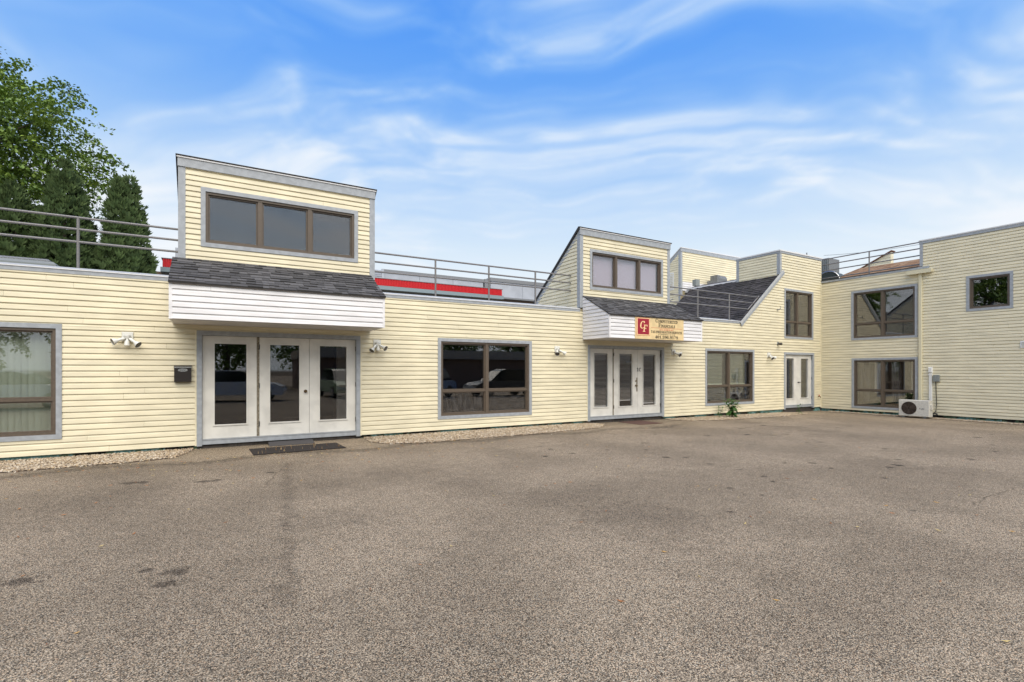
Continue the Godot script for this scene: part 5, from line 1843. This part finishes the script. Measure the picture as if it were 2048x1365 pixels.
func across_the_yard() -> void:
	M.tinted_solid = mat(Color(0.05, 0.06, 0.07), 0.08)
	var g := ground_y(0)
	car(Vector3(10.2, g - 0.02, 15.6), 2.5, Color(0.45, 0.52, 0.60), 1.62, "silver blue pickup-tall car mirrored in the streaky window")
	car(Vector3(15.6, g - 0.08, 16.2), PI, Color(0.12, 0.13, 0.15), 1.66, "dark estate car mirrored in the streaky window")
	car(Vector3(1.0, g, 17.0), 0.2, Color(0.72, 0.73, 0.74), 1.5, "pale saloon car mirrored in the plain glazed doors")
	car(Vector3(-6.6, g, 15.5), 0.1, Color(0.78, 0.79, 0.80), 1.48, "white saloon car mirrored in the green blind window")
	car(Vector3(6.4, g, 18.5), 1.5, Color(0.30, 0.42, 0.22), 1.6, "green car mirrored in the plain glazed doors")
	var o := thing("brick_building", "long low brown brick building across the yard", "building", Vector3(0, g, 27))
	var mb := MB.new()
	mb.box(Vector3(6, 0, 0), Vector3(44, 2.45, 9))
	put("wall", mb, M.brick, o)
	mb = MB.new()
	mb.box(Vector3(5.9, 2.451, -0.35), Vector3(44.1, 3.15, 9.1))
	put("parapet_band", mb, M.concrete, o)
	var proto := broadleaf(Vector3(-14, 0, 33), Vector3(0, 4.9, 0), Vector3(4.2, 3.4, 3.0), 420, 26, 0.24, "leafy tree in the row across the yard", "trees across the yard")
	for p in [[-6, 34.5, 0.9], [1, 32.5, 2.1], [8, 40, 4.0], [16, 41, 0.3], [24, 42, 1.2], [32, 41, 2.9], [-20, 24, 5.0], [-21, 14, 0.6], [-15, -4.5, 3.3], [-18.5, 3, 1.9]]:
		var d := proto.duplicate()
		d.name = numbered("birch_tree")
		add_child(d)
		d.position = Vector3(p[0], 0, p[1])
		d.rotation.y = p[2]
		if p[0] == -15: d.scale = Vector3(1, 1.5, 1)

# ------------------------------------------------------------------ light
func make_sky() -> Sky:
	var w := 2048
	var h := 1024
	var data := PackedByteArray()
	data.resize(w * h * 3)
	var fa := noise(0.8, 71, 6)
	var fb := noise(3.4, 74, 6)
	var fc := noise(0.33, 75, 3)
	var fw := noise(0.5, 73, 4)
	for y in h / 2 + 2:
		var el := PI / 2 - PI * (y + 0.5) / h
		var sy := sin(el)
		var cy := cos(el)
		# clear sky: deep blue above, paling towards the horizon
		var e := rad_to_deg(el)
		var t1 := smoothstep(7.0, 35.0, e)
		var t2 := smoothstep(30.0, 55.0, e)
		var br := lerpf(lerpf(0.92, 0.37, t1), 0.19, t2)
		var bg := lerpf(lerpf(0.962, 0.63, t1), 0.47, t2)
		var bb := lerpf(lerpf(0.99, 0.97, t1), 0.92, t2)
		for x in w:
			var az := TAU * (x + 0.5) / w
			var k := 1.0 / (maxf(sy, 0.0) + 0.16)
			var px := sin(az) * cy * k
			var pz := -cos(az) * cy * k
			# wisps drawn out along one wind direction
			var u := px * 0.82 + pz * 0.57
			var v := -px * 0.57 + pz * 0.82
			var wx := fw.get_noise_2d(px, pz)
			var wz := fw.get_noise_2d(px + 40.0, pz - 17.0)
			var a := fa.get_noise_2d(u * 0.38 + wx * 0.35, v * 1.3 + wz * 0.3)
			var b := fb.get_noise_2d(u * 0.30 + wx * 0.4, v * 1.25 + wz * 0.45)
			var big := fc.get_noise_2d(px, pz)
			var n := 0.62 + 0.62 * a + 0.46 * b + 0.42 * big
			var c := smoothstep(0.1, 1.05, n) * 0.64 + smoothstep(0.45, 1.15, n + 0.3 * b) * 0.3
			c = clampf(c, 0, 1) * lerpf(1.0, 0.62, smoothstep(24.0, 52.0, e))
			var i := (y * w + x) * 3
			data[i] = int(clampf(lerpf(br, 0.955, c), 0, 1) * 255)
			data[i + 1] = int(clampf(lerpf(bg, 0.975, c), 0, 1) * 255)
			data[i + 2] = int(clampf(lerpf(bb, 1.0, c), 0, 1) * 255)
	for i in range((h / 2 + 2) * w * 3, w * h * 3, 3):
		data[i] = 120; data[i + 1] = 112; data[i + 2] = 104
	var s := Sky.new()
	var m := PanoramaSkyMaterial.new()
	m.panorama = ImageTexture.create_from_image(Image.create_from_data(w, h, false, Image.FORMAT_RGB8, data))
	s.sky_material = m
	return s

func _ready() -> void:
	rng.seed = 4711
	# camera: level, lens shifted up (verticals stay upright)
	var cam := Camera3D.new()
	cam.name = "camera"
	cam.near = 0.05
	cam.far = 600.0
	cam.projection = Camera3D.PROJECTION_FRUSTUM
	cam.size = 0.05 * 1365.0 / 1020.0
	cam.frustum_offset = Vector2(0, 0.05 * (742.0 - 682.5) / 1020.0)
	cam.position = EYE
	cam.rotation.y = -deg_to_rad(30.507)
	add_child(cam)
	cam.current = true
	var env := Environment.new()
	env.background_mode = Environment.BG_SKY
	env.sky = make_sky()
	env.background_energy_multiplier = 1.0
	env.tonemap_mode = Environment.TONE_MAPPER_LINEAR
	env.tonemap_exposure = 1.0
	env.sdfgi_enabled = true
	env.ssao_enabled = true
	env.ssil_enabled = true
	var we := WorldEnvironment.new()
	we.name = "environment"
	we.environment = env
	add_child(we)
	var sun := DirectionalLight3D.new()
	sun.name = "sun"
	sun.light_energy = 1.45
	sun.light_color = Color(1.0, 0.955, 0.885)
	sun.light_angular_distance = 65.0
	sun.shadow_enabled = true
	add_child(sun)
	sun.look_at_from_position(Vector3(-0.14, 0.90, 0.66) * 20.0, Vector3.ZERO)
	make_materials()
	make_ground()
	low_range()
	wing()
	store()
	railings()
	sign_board()
	interiors()
	fittings()
	beds()
	plants()
	across_the_yard()
